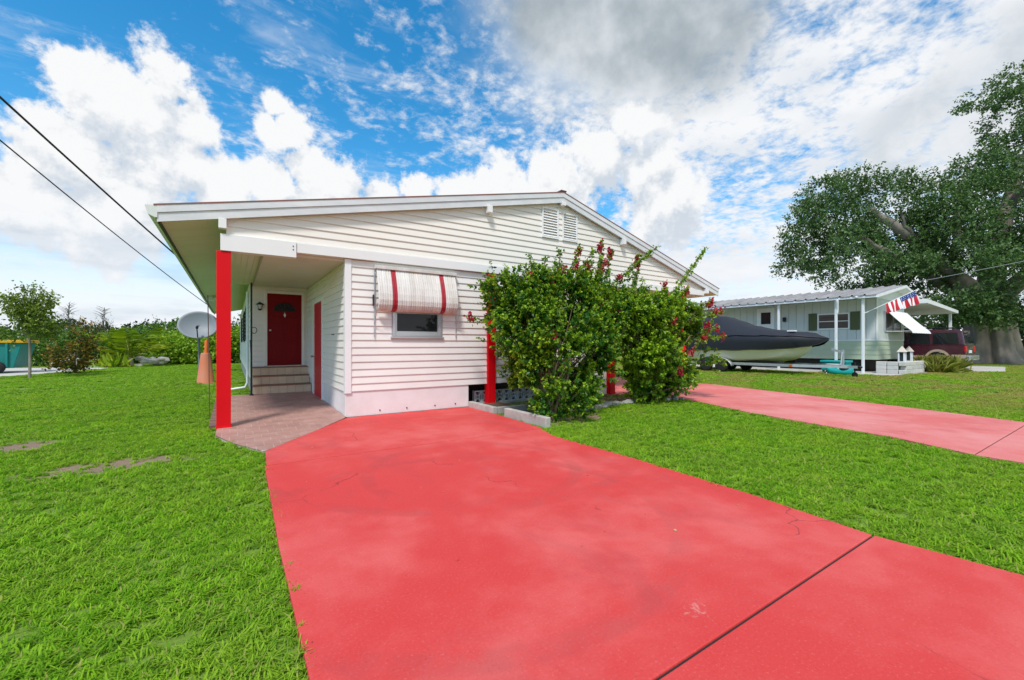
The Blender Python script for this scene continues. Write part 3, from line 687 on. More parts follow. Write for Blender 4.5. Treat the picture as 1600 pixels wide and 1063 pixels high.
# roll-out awnings
aw_white = M('awning_white', (.62, .58, .53), .42, .12, 3, .15, 40, col2=(.72, .70, .68), scale2=1.5, stretch=(3, 1, .5))
aw_red = M('awning_red', (.36, .020, .035), .42, .12, 3, .1, 40)
def awning(x0, x1, ztop, zbot, reds, owner):
    a_ = thing('window_awning', 'curved white metal awning with two red stripes', None, ((x0+x1)/2, FY, zbot), parent=owner)
    H = ztop-zbot
    prof = [(.06, ztop), (.095, ztop-.08*H), (.15, ztop-.24*H), (.20, ztop-.42*H), (.235, ztop-.60*H), (.245, ztop-.74*H), (.23, ztop-.85*H), (.19, ztop-.94*H), (.13, ztop-.99*H), (.06, ztop-1.0*H)]
    n = 18; wd = (x1-x0)/n
    for i in range(n):
        rows = []
        for o, z in prof:
            xa = x0+i*wd
            rows.append([(xa+wd*f, FY-o-e, z-e*.4) for f, e in ((0, 0), (.12, .014), (.38, .016), (.5, .004), (.62, .016), (.88, .014), (1, 0))])
        MB().grid(rows, smooth=False).build('awning_slat', aw_red if i in reds else aw_white, a_)
    MB().box(x0-.03, FY-.12, ztop-.02, x1+.03, FY-.026, ztop+.045).build('awning_rail', aw_white, a_, bevel=.006)
    for xx in (x0-.03, x1+.03):
        MB().tube([(xx, FY-.05, ztop-.05), (xx, FY-.05, zbot-.52)], .010, 6).build('awning_track', alu, a_)
        MB().tube([(xx, FY-.06, zbot-.25), (xx, FY-.30, zbot+.15)], .009, 6).build('awning_arm', alu, a_)
    MB().box(x0-.06, FY-.09, zbot+.10, x0-.045, FY-.03, zbot+.32).build('awning_latch', dark_void, a_)
awning(2.36, 4.06, 2.90, 2.05, (3, 14), house)
awning(5.9, 7.6, 2.90, 2.05, (3, 14), house)

# porch floor tiles
pf = thing('porch_floor', None, None, (.8, 10, 0)); [pf.pop(k) for k in ('label', 'category') if k in pf.keys()]; pf['kind'] = 'structure'
def pz(y): return .006+max(0, (y-7.5))*.02
CL = [(-.215, 12.78), (-.215, 7.9), (.05, 7.08), (.33, 6.46), (.44, 6.53), (1.76, 8.38), (1.80, 8.5), (1.80, 12.78)]
def clip(poly, cl):
    n = len(cl)
    for i in range(n):
        a, b = cl[i], cl[(i+1) % n]; out = []
        ins = lambda p: (b[0]-a[0])*(p[1]-a[1])-(b[1]-a[1])*(p[0]-a[0]) >= -1e-9
        for k in range(len(poly)):
            p, q = poly[k], poly[(k+1) % len(poly)]
            ip, iq = ins(p), ins(q)
            if ip: out.append(p)
            if ip != iq:
                d1 = (b[0]-a[0])*(p[1]-a[1])-(b[1]-a[1])*(p[0]-a[0]); d2 = (b[0]-a[0])*(q[1]-a[1])-(b[1]-a[1])*(q[0]-a[0]); tt = d1/(d1-d2)
                out.append((p[0]+tt*(q[0]-p[0]), p[1]+tt*(q[1]-p[1])))
        poly = out
        if len(poly) < 3: return []
    return poly
tile_m = M('porch_tile', (.37, .20, .165), .5, .2, 5, .25, 35, col2=(.45, .27, .23), scale2=3)
tl, tw = .30, .2035
for i in range(-1, 11):
    for j in range(0, 23):
        x0 = -.24+i*tw+(tw/2 if j % 2 else 0); y0 = 6.2+j*tl
        pl = clip([(x0+.004, y0+.004), (x0+tw-.004, y0+.004), (x0+tw-.004, y0+tl-.004), (x0+.004, y0+tl-.004)], CL)
        if not pl: continue
        ar = abs(sum(pl[k][0]*pl[(k+1) % len(pl)][1]-pl[(k+1) % len(pl)][0]*pl[k][1] for k in range(len(pl))))/2
        if ar < .002: continue
        dz = random.uniform(-.0015, .0015); n = len(pl)
        vs = [(x, y, pz(y)-.02) for x, y in pl]+[(x, y, pz(y)+dz) for x, y in pl]
        MB().add(vs, [tuple(range(n))[::-1], tuple(range(n, 2*n))]+[(k, (k+1) % n, n+(k+1) % n, n+k) for k in range(n)]).build('floor_tile', tile_m, pf, loc=(pl[0][0], pl[0][1], 0))
gm_ = M('white_grout', (.52, .45, .41), .9, .12, 12)
def bed(poly):
    n = len(poly); vs = [(x, y, -.1) for x, y in poly]+[(x, y, pz(y)-.0055) for x, y in poly]
    MB().add(vs, [tuple(range(n))[::-1], tuple(range(n, 2*n))]+[(k, (k+1) % n, n+(k+1) % n, n+k) for k in range(n)]).build('grout_bed', gm_, pf)
bed(clip([(-1, 7.5), (3, 7.5), (3, 13), (-1, 13)], CL)); bed(clip([(-1, 6), (3, 6), (3, 7.499), (-1, 7.499)], CL))
for k in range(16):
    y0 = 8.68+k*.255
    MB().box(-.33, y0, -.03, -.226, y0+.245, pz(y0)+.012+random.uniform(-.006, .006)).build('edging_brick', M('edging_brick', (.21, .11, .09), .8, .25, 6, .5, 40), pf, bevel=.006)

# ================================================================== vegetation helpers
def unit(a): return a/np.maximum(np.linalg.norm(a, axis=1, keepdims=True), 1e-9)
def leaf_mesh(name, P, Dv, Ln, ratio, tint, mat, parent, kind=None, fold=.25, droop=0.0):
    """one mesh of many folded diamond leaves; P base points, Dv directions"""
    n = len(P); Dv = unit(Dv); ref = unit(rng.normal(0, 1, (n, 3))+np.array([0, 0, .6]))
    S = unit(np.cross(Dv, ref)); Nn = np.cross(S, Dv); Ln = Ln[:, None]
    off = np.array(wloc(parent)) if parent is not None else np.zeros(3)
    P = P-off
    tip = P+Dv*Ln; tip[:, 2] -= droop*Ln[:, 0]
    mid = P+Dv*Ln*.48
    co = np.stack([P, mid+S*Ln*ratio+Nn*Ln*fold*.3, tip, mid-S*Ln*ratio+Nn*Ln*fold*.3], 1).reshape(-1, 3)
    me = bpy.data.meshes.new(name); me.vertices.add(4*n); me.vertices.foreach_set('co', co.ravel())
    idx = (np.arange(n)[:, None]*4+np.array([0, 1, 2, 0, 2, 3])).ravel().astype(np.int32)
    me.loops.add(6*n); me.loops.foreach_set('vertex_index', idx)
    me.polygons.add(2*n); me.polygons.foreach_set('loop_start', np.arange(0, 6*n, 3, dtype=np.int32)); me.polygons.foreach_set('loop_total', np.full(2*n, 3, np.int32))
    at = me.attributes.new('tint', 'FLOAT', 'FACE'); at.data.foreach_set('value', np.repeat(np.clip(tint, 0, 1), 2).astype(np.float32))
    me.materials.append(mat); me.update(calc_edges=True); me.validate()
    o = link(name, me, parent, off); tag(o, kind=kind); return o
def shoots(B, Dr, Ln, nleaf, leafl, spread=.9, tipboost=.5, low=.10):
    """leaves set round each shoot: base B, direction Dr, length Ln"""
    n = len(B); Dr = unit(Dr); f = (np.arange(nleaf)+.5)/nleaf
    pts = B[:, None, :]+Dr[:, None, :]*Ln[:, None, None]*f[None, :, None]
    pts = pts+rng.normal(0, .12, pts.shape)*leafl
    rnd = unit(rng.normal(0, 1, (n*nleaf, 3))).reshape(n, nleaf, 3)
    d = Dr[:, None, :]*(.35+.5*f[None, :, None])+rnd*spread
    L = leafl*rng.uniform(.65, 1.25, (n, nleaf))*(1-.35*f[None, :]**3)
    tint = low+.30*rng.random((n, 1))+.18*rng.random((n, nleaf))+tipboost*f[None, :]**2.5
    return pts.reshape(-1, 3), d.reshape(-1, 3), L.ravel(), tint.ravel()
def ell_points(ells, n, inner=.45, up=.25, gap=None, gs=.8, hollow_low=False):
    """points near the surface of ellipsoids with outward directions; gap drops clumps by a 3-D noise"""
    vol = np.array([e[1][0]*e[1][1]+e[1][1]*e[1][2]+e[1][0]*e[1][2] for e in ells]); pr = vol/vol.sum()
    k = rng.choice(len(ells), n, p=pr); C = np.array([e[0] for e in ells])[k]; Rr = np.array([e[1] for e in ells])[k]
    u = unit(rng.normal(0, 1, (n, 3))); rad = rng.uniform(inner, 1.0, n)**.6
    P = C+u*Rr*rad[:, None]; Dv = unit(u*Rr)*1.0+np.array([0, 0, up])+rng.normal(0, .3, (n, 3))
    keep = np.ones(n, bool)
    if gap is not None:
        v = np.array([mnoise.noise(Vector(p*gs)) for p in P]); keep &= v > gap
    return P[keep], Dv[keep]
def limb(mb, pts, r0, r1, n=7, wob=.0):
    k = len(pts); P = [Vector(p) for p in pts]
    dense = []
    for i in range(k-1):
        for s in range(4):
            f = s/4; a = P[max(i-1, 0)]; b = P[i]; c = P[i+1]; d = P[min(i+2, k-1)]
            dense.append(.5*((2*b)+(c-a)*f+(2*a-5*b+4*c-d)*f*f+(3*b-a-3*c+d)*f**3))
    dense.append(P[-1]); m = len(dense)
    if wob:
        for i in range(1, m-1): dense[i] += Vector(rng.normal(0, wob, 3))
    mb.tube(dense, [r0+(r1-r0)*i/(m-1) for i in range(m)], n)

# ================================================================== bougainvillea bushes
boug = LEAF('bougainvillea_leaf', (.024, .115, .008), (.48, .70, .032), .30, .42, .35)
bract = LEAF('bougainvillea_bract', (.33, .012, .040), (.55, .05, .09), .35, .6, .2)
def bougainvillea(label, base, ells, sprays, clusters, nsh, leafl):
    t = thing('bougainvillea_bush', label, 'bush', base)
    s = MB()
    for c, r in ells[:9]:
        c = Vector(c); b = Vector(base)+Vector((random.uniform(-.15, .15), random.uniform(-.15, .15), -.04))
        m = (b+c)/2+Vector((random.uniform(-.15, .15), random.uniform(-.15, .15), .1)); limb(s, [b, m, c+Vector((0, 0, r[2]*.5))], .035, .012, 6, .01)
    C, Cd = ell_points(ells, 400, .62, .55, -.06, 1.2)      # branch ends, each carrying a clump of short shoots
    k = rng.integers(0, len(C), nsh); off = rng.normal(0, 1, (nsh, 3))*rng.uniform(.05, .15, (len(C), 1))[k]
    P = C[k]+off; Dv = unit(Cd[k])+unit(off)*.7+np.array([0, 0, .25])
    for a, d in zip(C[::2], Cd[::2]):                       # the branches themselves
        a = Vector(a); b = Vector(base)+(a-Vector(base))*.25; b.z = max(.1, a.z*.45); s.tube([b, (a+b)/2+Vector((0, 0, -.05)), a], [.012, .009, .005], 4, cap=False)
    low = P[:, 2] > .03; P, Dv = P[low], Dv[low]
    k = rng.choice(len(P), min(len(P), 200), False)
    for i in k:                                            # twigs
        d = Vector(Dv[i]).normalized(); p = Vector(P[i]); s.tube([p-d*.35, p, p+d*.15], [.008, .006, .003], 4, cap=False)
    for i in rng.choice(len(P), 46, False):                 # long wild shoots breaking the outline
        d = Vector(Dv[i]).normalized(); d = (d+Vector((0, 0, .5))).normalized(); p = Vector(P[i]); L_ = random.uniform(.35, .75)
        if p.z > .9 and p.x > base[0]-.45: sprays = sprays+[([p, p+d*L_*.5+Vector((0, 0, .03)), p+d*L_+Vector((random.uniform(-.08, .08), 0, -.02))], 48)]
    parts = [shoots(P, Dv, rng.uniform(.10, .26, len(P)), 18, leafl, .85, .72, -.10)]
    for pts, dens in sprays:
        limb(s, pts, .018, .005, 5, .006); V = [Vector(p) for p in pts]
        for i in range(len(V)-1):
            n = int((V[i+1]-V[i]).length*dens); f = rng.random(n)[:, None]
            B = np.array(V[i])[None]*(1-f)+np.array(V[i+1])[None]*f; ax_ = np.array((V[i+1]-V[i]).normalized())
            D2 = unit(rng.normal(0, 1, (n, 3)))*.8+ax_*.9
            parts.append(shoots(B, D2, rng.uniform(.04, .13, n), 5, leafl*.85, .9, .35))
    A = [np.concatenate(q) for q in zip(*parts)]
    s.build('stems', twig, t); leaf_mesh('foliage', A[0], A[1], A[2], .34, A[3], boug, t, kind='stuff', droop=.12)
    for c in clusters:
        c = np.array(c); n = 44
        B = c+rng.normal(0, .032, (n, 3))*np.array([1, 1, 1.5]); d = unit(rng.normal(0, 1, (n, 3)))+np.array([0, 0, .2])
        leaf_mesh('flower_cluster', B, d, rng.uniform(.045, .07, n), .45, rng.random(n), bract, t, kind='stuff')
    return t
b1 = [((5.55, 6.70, .75), (.95, .85, .75)), ((5.3, 6.75, 1.55), (.95, .85, .8)), ((5.75, 6.6, 1.3), (1.0, .8, .9)), ((5.1, 7.1, 2.0), (.55, .6, .7)),
      ((5.7, 6.9, 2.15), (.8, .7, .65)), ((6.2, 6.9, 1.2), (.65, .6, .9)), ((5.35, 6.35, .42), (.7, .6, .45)), ((6.1, 7.0, 2.25), (.55, .55, .45)), ((5.15, 7.2, 2.45), (.45, .45, .4)),
      ((6.75, 7.0, 2.05), (.6, .5, .5)), ((4.75, 7.35, 2.3), (.45, .5, .5)), ((5.15, 6.5, .5), (.5, .45, .45)), ((5.8, 6.3, .45), (.6, .5, .45)), ((7.2, 6.9, 2.15), (.55, .5, .4))]
sp1 = [([(5.0, 7.4, 1.95), (4.55, 7.75, 1.93), (4.12, 7.9, 1.92)], 42), ([(5.2, 7.2, 2.1), (4.75, 7.5, 2.35), (4.45, 7.7, 2.42)], 38),
       ([(5.9, 7.0, 2.3), (6.1, 7.0, 2.9), (6.36, 7.0, 3.5)], 60), ([(6.1, 6.9, 2.3), (6.45, 6.9, 2.95), (6.6, 6.85, 3.3)], 60), ([(6.3, 6.9, 2.3), (6.9, 6.9, 2.9), (6.98, 6.95, 3.7)], 60), ([(6.8, 6.9, 2.3), (7.1, 6.9, 3.0), (7.22, 6.9, 3.55)], 60), ([(7.8, 6.9, 2.2), (8.1, 6.9, 3.0), (8.15, 6.9, 3.55)], 60),
       ([(6.5, 6.9, 2.2), (7.4, 6.8, 2.9), (8.05, 6.7, 3.4), (8.5, 6.65, 3.72)], 55), ([(5.6, 6.9, 2.4), (5.75, 6.9, 2.85), (5.72, 6.9, 3.0)], 60), ([(5.2, 7.0, 2.4), (5.05, 7.0, 2.75), (4.98, 7.0, 2.85)], 55),
       ([(6.0, 6.9, 2.4), (6.35, 6.9, 2.8), (6.6, 6.95, 2.95)], 60), ([(5.4, 6.9, 2.5), (5.45, 6.9, 2.8), (5.4, 6.9, 2.95)], 50), ([(6.6, 6.9, 2.3), (6.75, 6.9, 2.8), (6.72, 6.8, 3.0)], 60)]
cl1 = [(6.96, 6.95, 3.62), (6.95, 6.95, 3.52), (7.2, 6.9, 3.5), (7.19, 6.9, 3.4), (8.14, 6.9, 3.45), (8.12, 6.9, 3.36), (8.1, 6.9, 3.27), (6.34, 7.0, 3.42), (6.27, 7.0, 3.17), (6.22, 6.95, 3.02), (6.98, 6.85, 3.22), (6.9, 6.85, 3.08), (6.6, 6.9, 3.02), (6.5, 6.85, 2.92), (6.75, 6.85, 2.95), (5.74, 6.85, 2.92), (4.13, 7.88, 1.95),
       (4.47, 7.7, 2.44), (5.4, 6.75, 2.68), (6.45, 6.5, 2.3), (6.3, 6.4, 1.9), (7.0, 6.6, 1.95), (7.05, 6.5, 2.15), (4.98, 6.95, 2.78), (5.0, 6.2, 1.55), (7.3, 6.7, 2.9), (6.35, 7.0, 2.95), (6.42, 6.85, 3.12)]
bougainvillea('broad bright green bougainvillea bush beside the concrete planter kerb, magenta flowers at its top', (5.45, 6.75, -.03), b1, sp1, cl1, 4700, .078)
b2 = [((8.75, 6.75, .75), (.95, .8, .65)), ((8.5, 6.8, 1.45), (.95, .8, .75)), ((9.1, 6.6, 1.2), (.85, .7, .8)), ((8.35, 6.9, 2.05), (.75, .6, .45)), ((9.3, 6.7, 1.9), (.9, .65, .45)),
      ((9.55, 6.45, 1.35), (.65, .6, .55)), ((8.7, 6.7, .5), (.7, .6, .5)), ((9.0, 6.8, 2.25), (.7, .5, .35)), ((7.95, 6.9, 1.9), (.45, .45, .4))]
sp2 = [([(8.9, 6.8, 2.2), (9.5, 6.7, 2.9), (10.0, 6.6, 3.5), (10.3, 6.5, 3.9)], 55), ([(8.9, 6.8, 2.2), (9.05, 6.8, 2.6), (8.95, 6.75, 2.85)], 50), ([(9.2, 6.7, 2.2), (9.35, 6.7, 2.55), (9.62, 6.65, 2.72)], 55),
       ([(9.5, 6.6, 2.1), (9.95, 6.4, 2.3), (10.25, 6.3, 2.5)], 55), ([(9.6, 6.5, 2.0), (10.1, 6.3, 2.15), (10.5, 6.2, 2.22)], 50), ([(9.7, 6.4, 1.5), (10.2, 6.2, 1.55), (10.45, 6.1, 1.6)], 45), ([(9.6, 6.4, 1.3), (10.0, 6.2, 1.75), (10.3, 6.15, 1.85)], 40)]
cl2 = [(8.95, 6.75, 2.85), (8.97, 6.75, 2.72), (9.65, 6.63, 2.72), (9.55, 6.63, 2.68), (10.22, 6.3, 2.47), (10.12, 6.3, 2.38), (10.45, 6.2, 2.23), (10.25, 6.22, 2.2), (10.42, 6.1, 1.6), (9.9, 6.2, 1.85),
       (8.4, 6.3, 2.05), (8.6, 6.25, 1.95), (9.1, 6.1, 1.2), (8.3, 6.3, 2.2), (9.6, 6.1, 1.55), (10.2, 6.15, 1.78), (8.65, 6.1, .75)]
bougainvillea('darker bougainvillea bush with long flowering sprays beside the faded driveway', (8.75, 6.85, -.03), b2, sp2, cl2, 4200, .078)

# planter kerbs and edging stones
k1 = thing('planter_kerb', 'low concrete kerb at the foot of a red post', 'kerb', (4.45, 7.9, 0))
MB().box(4.405, 7.42, -.03, 4.52, 8.50, .12).build('kerb_block', concrete, k1, bevel=.010); MB().box(4.53, 7.425, -.03, 5.25, 7.54, .105).build('kerb_block', concrete, k1, bevel=.010)
k2 = MB().box(4.42, 5.70, -.03, 4.53, 7.02, .155).build('planter_kerb', concrete, None, bevel=.012); tag(k2, 'weathered concrete kerb block between red driveway and the broad bush', 'kerb')
MB().box(4.54, 7.55, -.03, 5.2, 8.5, .05).build('planter_soil', M('soil', (.09, .06, .04), .95, .3, 20, .8, 40), k1)
def rock(mb, c, r, seed):
    rs = random.Random(seed); rows = []
    ph = [rs.uniform(0, 6) for _ in range(4)]
    for i in range(6):
        th = math.pi*i/5; row = []
        for j in range(9):
            a = 2*math.pi*j/9; q = 1+.22*math.sin(2*a+ph[0])+.15*math.sin(3*a+ph[1]+th)+.12*math.sin(5*th+ph[2])
            row.append((c[0]+r*q*math.sin(th)*math.cos(a), c[1]+r*q*.8*math.sin(th)*math.sin(a), c[2]+r*.62*math.cos(th)))
        rows.append(row)
    mb.grid(rows, closed=True, smooth=False)
stone = M('limestone', (.36, .36, .33), .9, .3, 7, .8, 30, col2=(.22, .22, .19), scale2=6)
for i in range(24):
    f = i/23; x = 6.2+3.3*f; y = 6.62+.55*math.sin(f*2.6)-.25*f+random.uniform(-.06, .06); r_ = random.uniform(.06, .115); b = MB(); rock(b, (x, y, r_*.2), r_, i)
    tag(b.build('edging_stone', stone, None, loc=(x, y, 0)), 'rough pale stone in the border along the front of the bush bed', 'stone', 'stones edging the bush bed')

# dry leaf litter under the bushes and a few bits blown over the drive
litter = LEAF('dry_leaf', (.16, .09, .04), (.45, .32, .16), .1, .8, .1)
n = 700; LP = np.stack([rng.uniform(4.6, 9.4, n), rng.uniform(5.75, 8.3, n), np.full(n, -.012)], 1); LP = LP[inside(BED, LP[:, 0], LP[:, 1])]
leaf_mesh('leaf_litter', LP, rng.normal(0, 1, (len(LP), 3))*np.array([1, 1, .25]), rng.uniform(.03, .06, len(LP)), .35, rng.random(len(LP)), litter, None, kind='stuff')
n = 34; LP = np.stack([rng.uniform(.4, 4.1, n), rng.uniform(1.3, 8.2, n), np.full(n, .006)], 1)
leaf_mesh('blown_debris', LP, rng.normal(0, 1, (n, 3))*np.array([1, 1, .06]), rng.uniform(.012, .03, n), .3, rng.random(n), litter, None, kind='stuff')

# ================================================================== trees, hedge and plants on the left
def crown_thing(name, label, cat, base, ells, nsh, leafl, mat, trunk_r, group=None, gap=-.1, gs=.7, nleaf=9, shl=(.25, .6), limbs=None, trunk_top=None, up=.35, inner=.4):
    t = thing(name, label, cat, base, group); s = MB(); b = Vector(base)
    top = Vector(trunk_top) if trunk_top else Vector((b.x, b.y, ells[0][0][2]))
    limb(s, [b-Vector((0, 0, .06)), (b+top)/2+Vector((random.uniform(-.05, .05), random.uniform(-.05, .05), 0)), top], trunk_r, trunk_r*.55, 9, trunk_r*.06)
    for c, r in ells:
        for q in range(3):
            e = Vector(c)+Vector([random.uniform(-.6, .6)*k for k in r]); st = b.lerp(top, random.uniform(.55, 1)); limb(s, [st, (st+e)/2+Vector((0, 0, -.05)), e], trunk_r*.4, trunk_r*.08, 5, trunk_r*.08)
    s.build('trunk', bark, t)
    P, Dv = ell_points(ells, nsh, inner, up, gap, gs)
    A = shoots(P, Dv, rng.uniform(shl[0], shl[1], len(P)), nleaf, leafl, .95, .45)
    ok = A[0][:, 2] > .02
    leaf_mesh('crown', A[0][ok], A[1][ok], A[2][ok], .34, A[3][ok], mat, t, kind='stuff', droop=.15); return t
olive = LEAF('thin_tree_leaf', (.05, .10, .018), (.24, .32, .05), .3); mang = LEAF('mangrove_leaf', (.030, .09, .016), (.18, .33, .04), .3)
grape = LEAF('seagrape_leaf', (.08, .20, .012), (.36, .54, .04), .3); cro = LEAF('croton_leaf', (.06, .09, .02), (.50, .26, .03), .3); dkl = LEAF('far_leaf', (.018, .045, .016), (.07, .12, .035), .25)
crown_thing('young_tree', 'thin young tree with sparse crown standing alone on the left lawn', 'tree', (-7.1, 26.0, -.03),
            [((-7.1, 26, 2.6), (.9, .9, .8)), ((-7.4, 26, 2.1), (1.1, 1, .6)), ((-6.7, 26, 2.2), (.9, .9, .7)), ((-7.1, 26, 3.2), (.6, .6, .7))], 900, .13, olive, .055, gap=-.05, gs=1.2, nleaf=9, inner=.1)
crown_thing('croton_bush', 'rusty orange and green croton bush behind the thin young tree', 'bush', (-6.4, 29.0, -.03),
            [((-6.4, 29, 1.0), (.65, .65, .85)), ((-6.1, 29, 1.8), (.5, .5, .55)), ((-6.6, 29, .6), (.55, .55, .55))], 380, .15, cro, .05, nleaf=8, up=.6)
LABS = ['dark green mangrove shrub behind the rusty orange croton bush', 'dark green mangrove shrub behind the low bleached rail', 'tall dark mangrove shrub behind the young palm', 'dark mangrove shrub behind the pale rubble heap', 'light green rounded seagrape shrub beside the rubble heap', 'light green rounded seagrape shrub behind the satellite dish', 'light green rounded seagrape shrub behind the red porch post', 'tall dark mangrove shrub at the far end of the long house wall',
        'dark mangrove shrub behind the thin young tree', 'dark mangrove shrub behind the teal skip', 'dark mangrove shrub beyond the tarpaulin bundle']
for i, (x, y, h, r, m) in enumerate(((-9.5, 41, 2.3, 2.6, mang), (-6.4, 42, 2.3, 2.4, mang), (-4.6, 44, 3.2, 3.0, mang), (-2.0, 43, 2.9, 2.6, mang), (-3.2, 38.6, 2.1, 1.7, grape), (-1.4, 38.0, 2.2, 1.6, grape), (.4, 38.6, 2.8, 2.0, grape), (2.4, 43, 4.2, 3.2, mang), (-13, 43, 2.3, 3.2, mang), (-17, 41, 2.2, 3.0, mang), (-23, 43, 2.4, 3.6, mang))):
    crown_thing('hedge_shrub', LABS[i], 'shrub', (x, y, -.03), [((x, y, h*.5), (r, r*.8, h*.5)), ((x-r*.4, y-.3, h*.38), (r*.7, r*.7, h*.4)), ((x+r*.45, y-.2, h*.62), (r*.6, r*.6, h*.36))], 900, .21 if m is grape else .2, m, .08,
                'seagrape shrubs behind the dish' if m is grape else 'mangrove shrubs behind the lawn', gap=-.18, gs=.9, nleaf=8, shl=(.25, .7))
# the far wood on the other bank, one mass
ells = []
for i in range(60):
    x = -75+i*2.6; h = random.uniform(2.6, 4.4); ells.append(((x, 88+random.uniform(-6, 6), h*.5), (3.0, 3.0, h*.55)))
P, Dv = ell_points(ells, 11000, .6, .3, -.2, .25); A = shoots(P, Dv, rng.uniform(.5, 1.4, len(P)), 6, .55, .9, .3)
leaf_mesh('far_wood', A[0], A[1], A[2], .4, A[3], dkl, None, kind='stuff')
def feather_tree(x, y, h, label):
    t = thing('bare_tree', label, 'tree', (x, y, -.03), 'wispy trees above the hedge'); s = MB(); limb(s, [(x, y, -.1), (x+.1, y, h*.5), (x+.2, y, h)], .12, .02, 6, .05)
    for k in range(46):
        z = h*random.uniform(.35, 1); a = random.uniform(0, 6.28); L = (h-z)*.35+.5; s.tube([(x+.1, y, z), (x+.1+L*.6*math.cos(a), y+L*.6*math.sin(a), z+.35*L), (x+.1+L*math.cos(a), y+L*math.sin(a), z+.5*L)], [.03, .018, .006], 4, cap=False)
    s.build('trunk', M('grey_twig', (.13, .12, .105), .9, .2, 5), t)
    B = np.array([[x+.1, y, h*.45]])+rng.normal(0, 1, (260, 3))*np.array([.45, .45, h*.14]); B = B[B[:, 2] > .5]
    A = shoots(B, rng.normal(0, .5, (len(B), 3))+np.array([0, 0, .8]), rng.uniform(.3, .8, len(B)), 6, .22, .6, .2); leaf_mesh('crown', A[0], A[1], A[2], .10, A[3], dkl, t, kind='stuff')
for x, y, h in ((-15.2, 66, 6.0), (-12.4, 66, 5.6), (1.5, 70, 6.4), (-24, 62, 5.2)): feather_tree(x, y, h, 'wispy thin-branched tree rising above the mangrove hedge')
# young coconut palm
pal = thing('coconut_palm', 'young palm with yellow-green arching fronds at the end of the lawn', 'palm', (-5.4, 35.5, -.03))
s = MB(); s.tube([(-5.4, 35.5, -.08), (-5.4, 35.5, .25), (-5.38, 35.5, .55)], [.22, .2, .14], 9); s.build('trunk', bark, pal)
palm_l = LEAF('palm_leaf', (.16, .30, .012), (.52, .60, .05), .35)
for k in range(10):
    a = k*2.4; el = random.uniform(.7, 1.4); L = random.uniform(2.4, 3.3); pts = []
    for i in range(13):
        f = i/12; hr = L*(f*math.cos(el)+.25*f*f); z = .5+L*(f*math.sin(el)-.42*f*f*(1.2-el*.5)); pts.append(np.array((-5.4+hr*math.cos(a), 35.5+hr*math.sin(a), z)))
    s = MB(); s.tube(pts, [.03-.002*i for i in range(13)], 5); s.build('frond_rib', M('frond_rib', (.24, .26, .05), .6, .1), pal)
    B, Dd, Ll = [], [], []
    for i in range(2, 13):
        ax_ = pts[i]-pts[i-1]; ax_ /= np.linalg.norm(ax_); sd = np.cross(ax_, (0, 0, 1)); sd /= np.linalg.norm(sd)+1e-6
        for q in (0, 2.5):
            p0 = pts[i-1]+(pts[i]-pts[i-1])*q/5
            for sg in (-1, 1): B.append(p0); Dd.append(sd*sg+ax_*.6+np.array((0, 0, -.12))); Ll.append(.75*math.sin(math.pi*min(1, (i+q/5)/13.5))+.15)
    leaf_mesh('frond', np.array(B), np.array(Dd), np.array(Ll), .020, rng.random(len(B))*.6+.4*(k % 3 == 0), palm_l, pal, droop=.2)
s = MB()
for i in range(14): rock(s, (-4.3+random.uniform(-.7, .7), 35.6+random.uniform(-.3, .3), .1+random.uniform(-.05, .45)), random.uniform(.14, .34), 90+i)
tag(s.build('rubble_heap', M('pale_rubble', (.50, .46, .42), .9, .3, 3, .7, 12), None), 'heap of pale broken concrete beside the young palm', 'rubble')
n = 150; B = np.stack([rng.normal(-6.1, .35, n), rng.normal(35.2, .25, n), np.full(n, -.02)], 1)
t = thing('leafy_plant', 'low light green plant with upright leaves beside the young palm', 'plant', (-6.1, 35.2, -.03))
leaf_mesh('foliage', B, rng.normal(0, .5, (n, 3))+np.array([0, 0, 1]), rng.uniform(.5, 1.1, n), .09, rng.random(n), palm_l, t, kind='stuff')

# pale concrete path and low rail by the water
MB().prism([(-30, 29.6), (-8.3, 28.0), (-7.0, 30.6), (-5.4, 36.2), (-30, 41)], 'z', -.1, -.012).build('path', M('pale_concrete', (.52, .49, .45), .9, .12, 2, .3, 20), kind='structure')
f = MB(); f.tube([(-8.4, 33.5, .0), (-8.3, 33.6, .38), (-7.6, 34.6, .55), (-6.9, 35.6, .42), (-5.9, 36.6, .30)], .05, 6); f.tube([(-7.6, 34.6, .55), (-7.6, 34.6, -.03)], .04, 6)
tag(f.build('dock_rail', M('bleached_wood', (.55, .52, .46), .8, .15, 5), None), 'low bleached rail beside the pale path at the water', 'rail')

# teal skip with a yellow rim at the left edge
sk = thing('teal_skip', 'teal metal skip with yellow rim behind the thin young tree', 'skip', (-10.2, 31.5, 0)); teal = M('teal_paint', (.008, .20, .18), .5, .15, 3, .2, 20)
MB().prism([(-11.6, .25), (-8.9, .25), (-8.6, 1.45), (-11.9, 1.45)], 'y', 30.6, 32.4).build('skip_body', teal, sk, bevel=.03)
MB().box(-12.0, 30.5, 1.452, -8.5, 32.5, 1.6).build('skip_rim', M('yellow_paint', (.62, .36, .01), .5, .12, 3), sk, bevel=.02)
for xx in (-11.2, -9.4):
    MB().lathe([(.12, 0), (.26, .0), (.28, -.05), (.28, -.17), (.26, -.22), (.12, -.22)], (xx, 30.6, .28), 16, axis='y').build('wheel', rubber, sk)
for k in range(4): MB().box(-11.4+k*.75, 30.52, .30, -11.32+k*.75, 30.6, 1.44).build('rib', teal, sk)
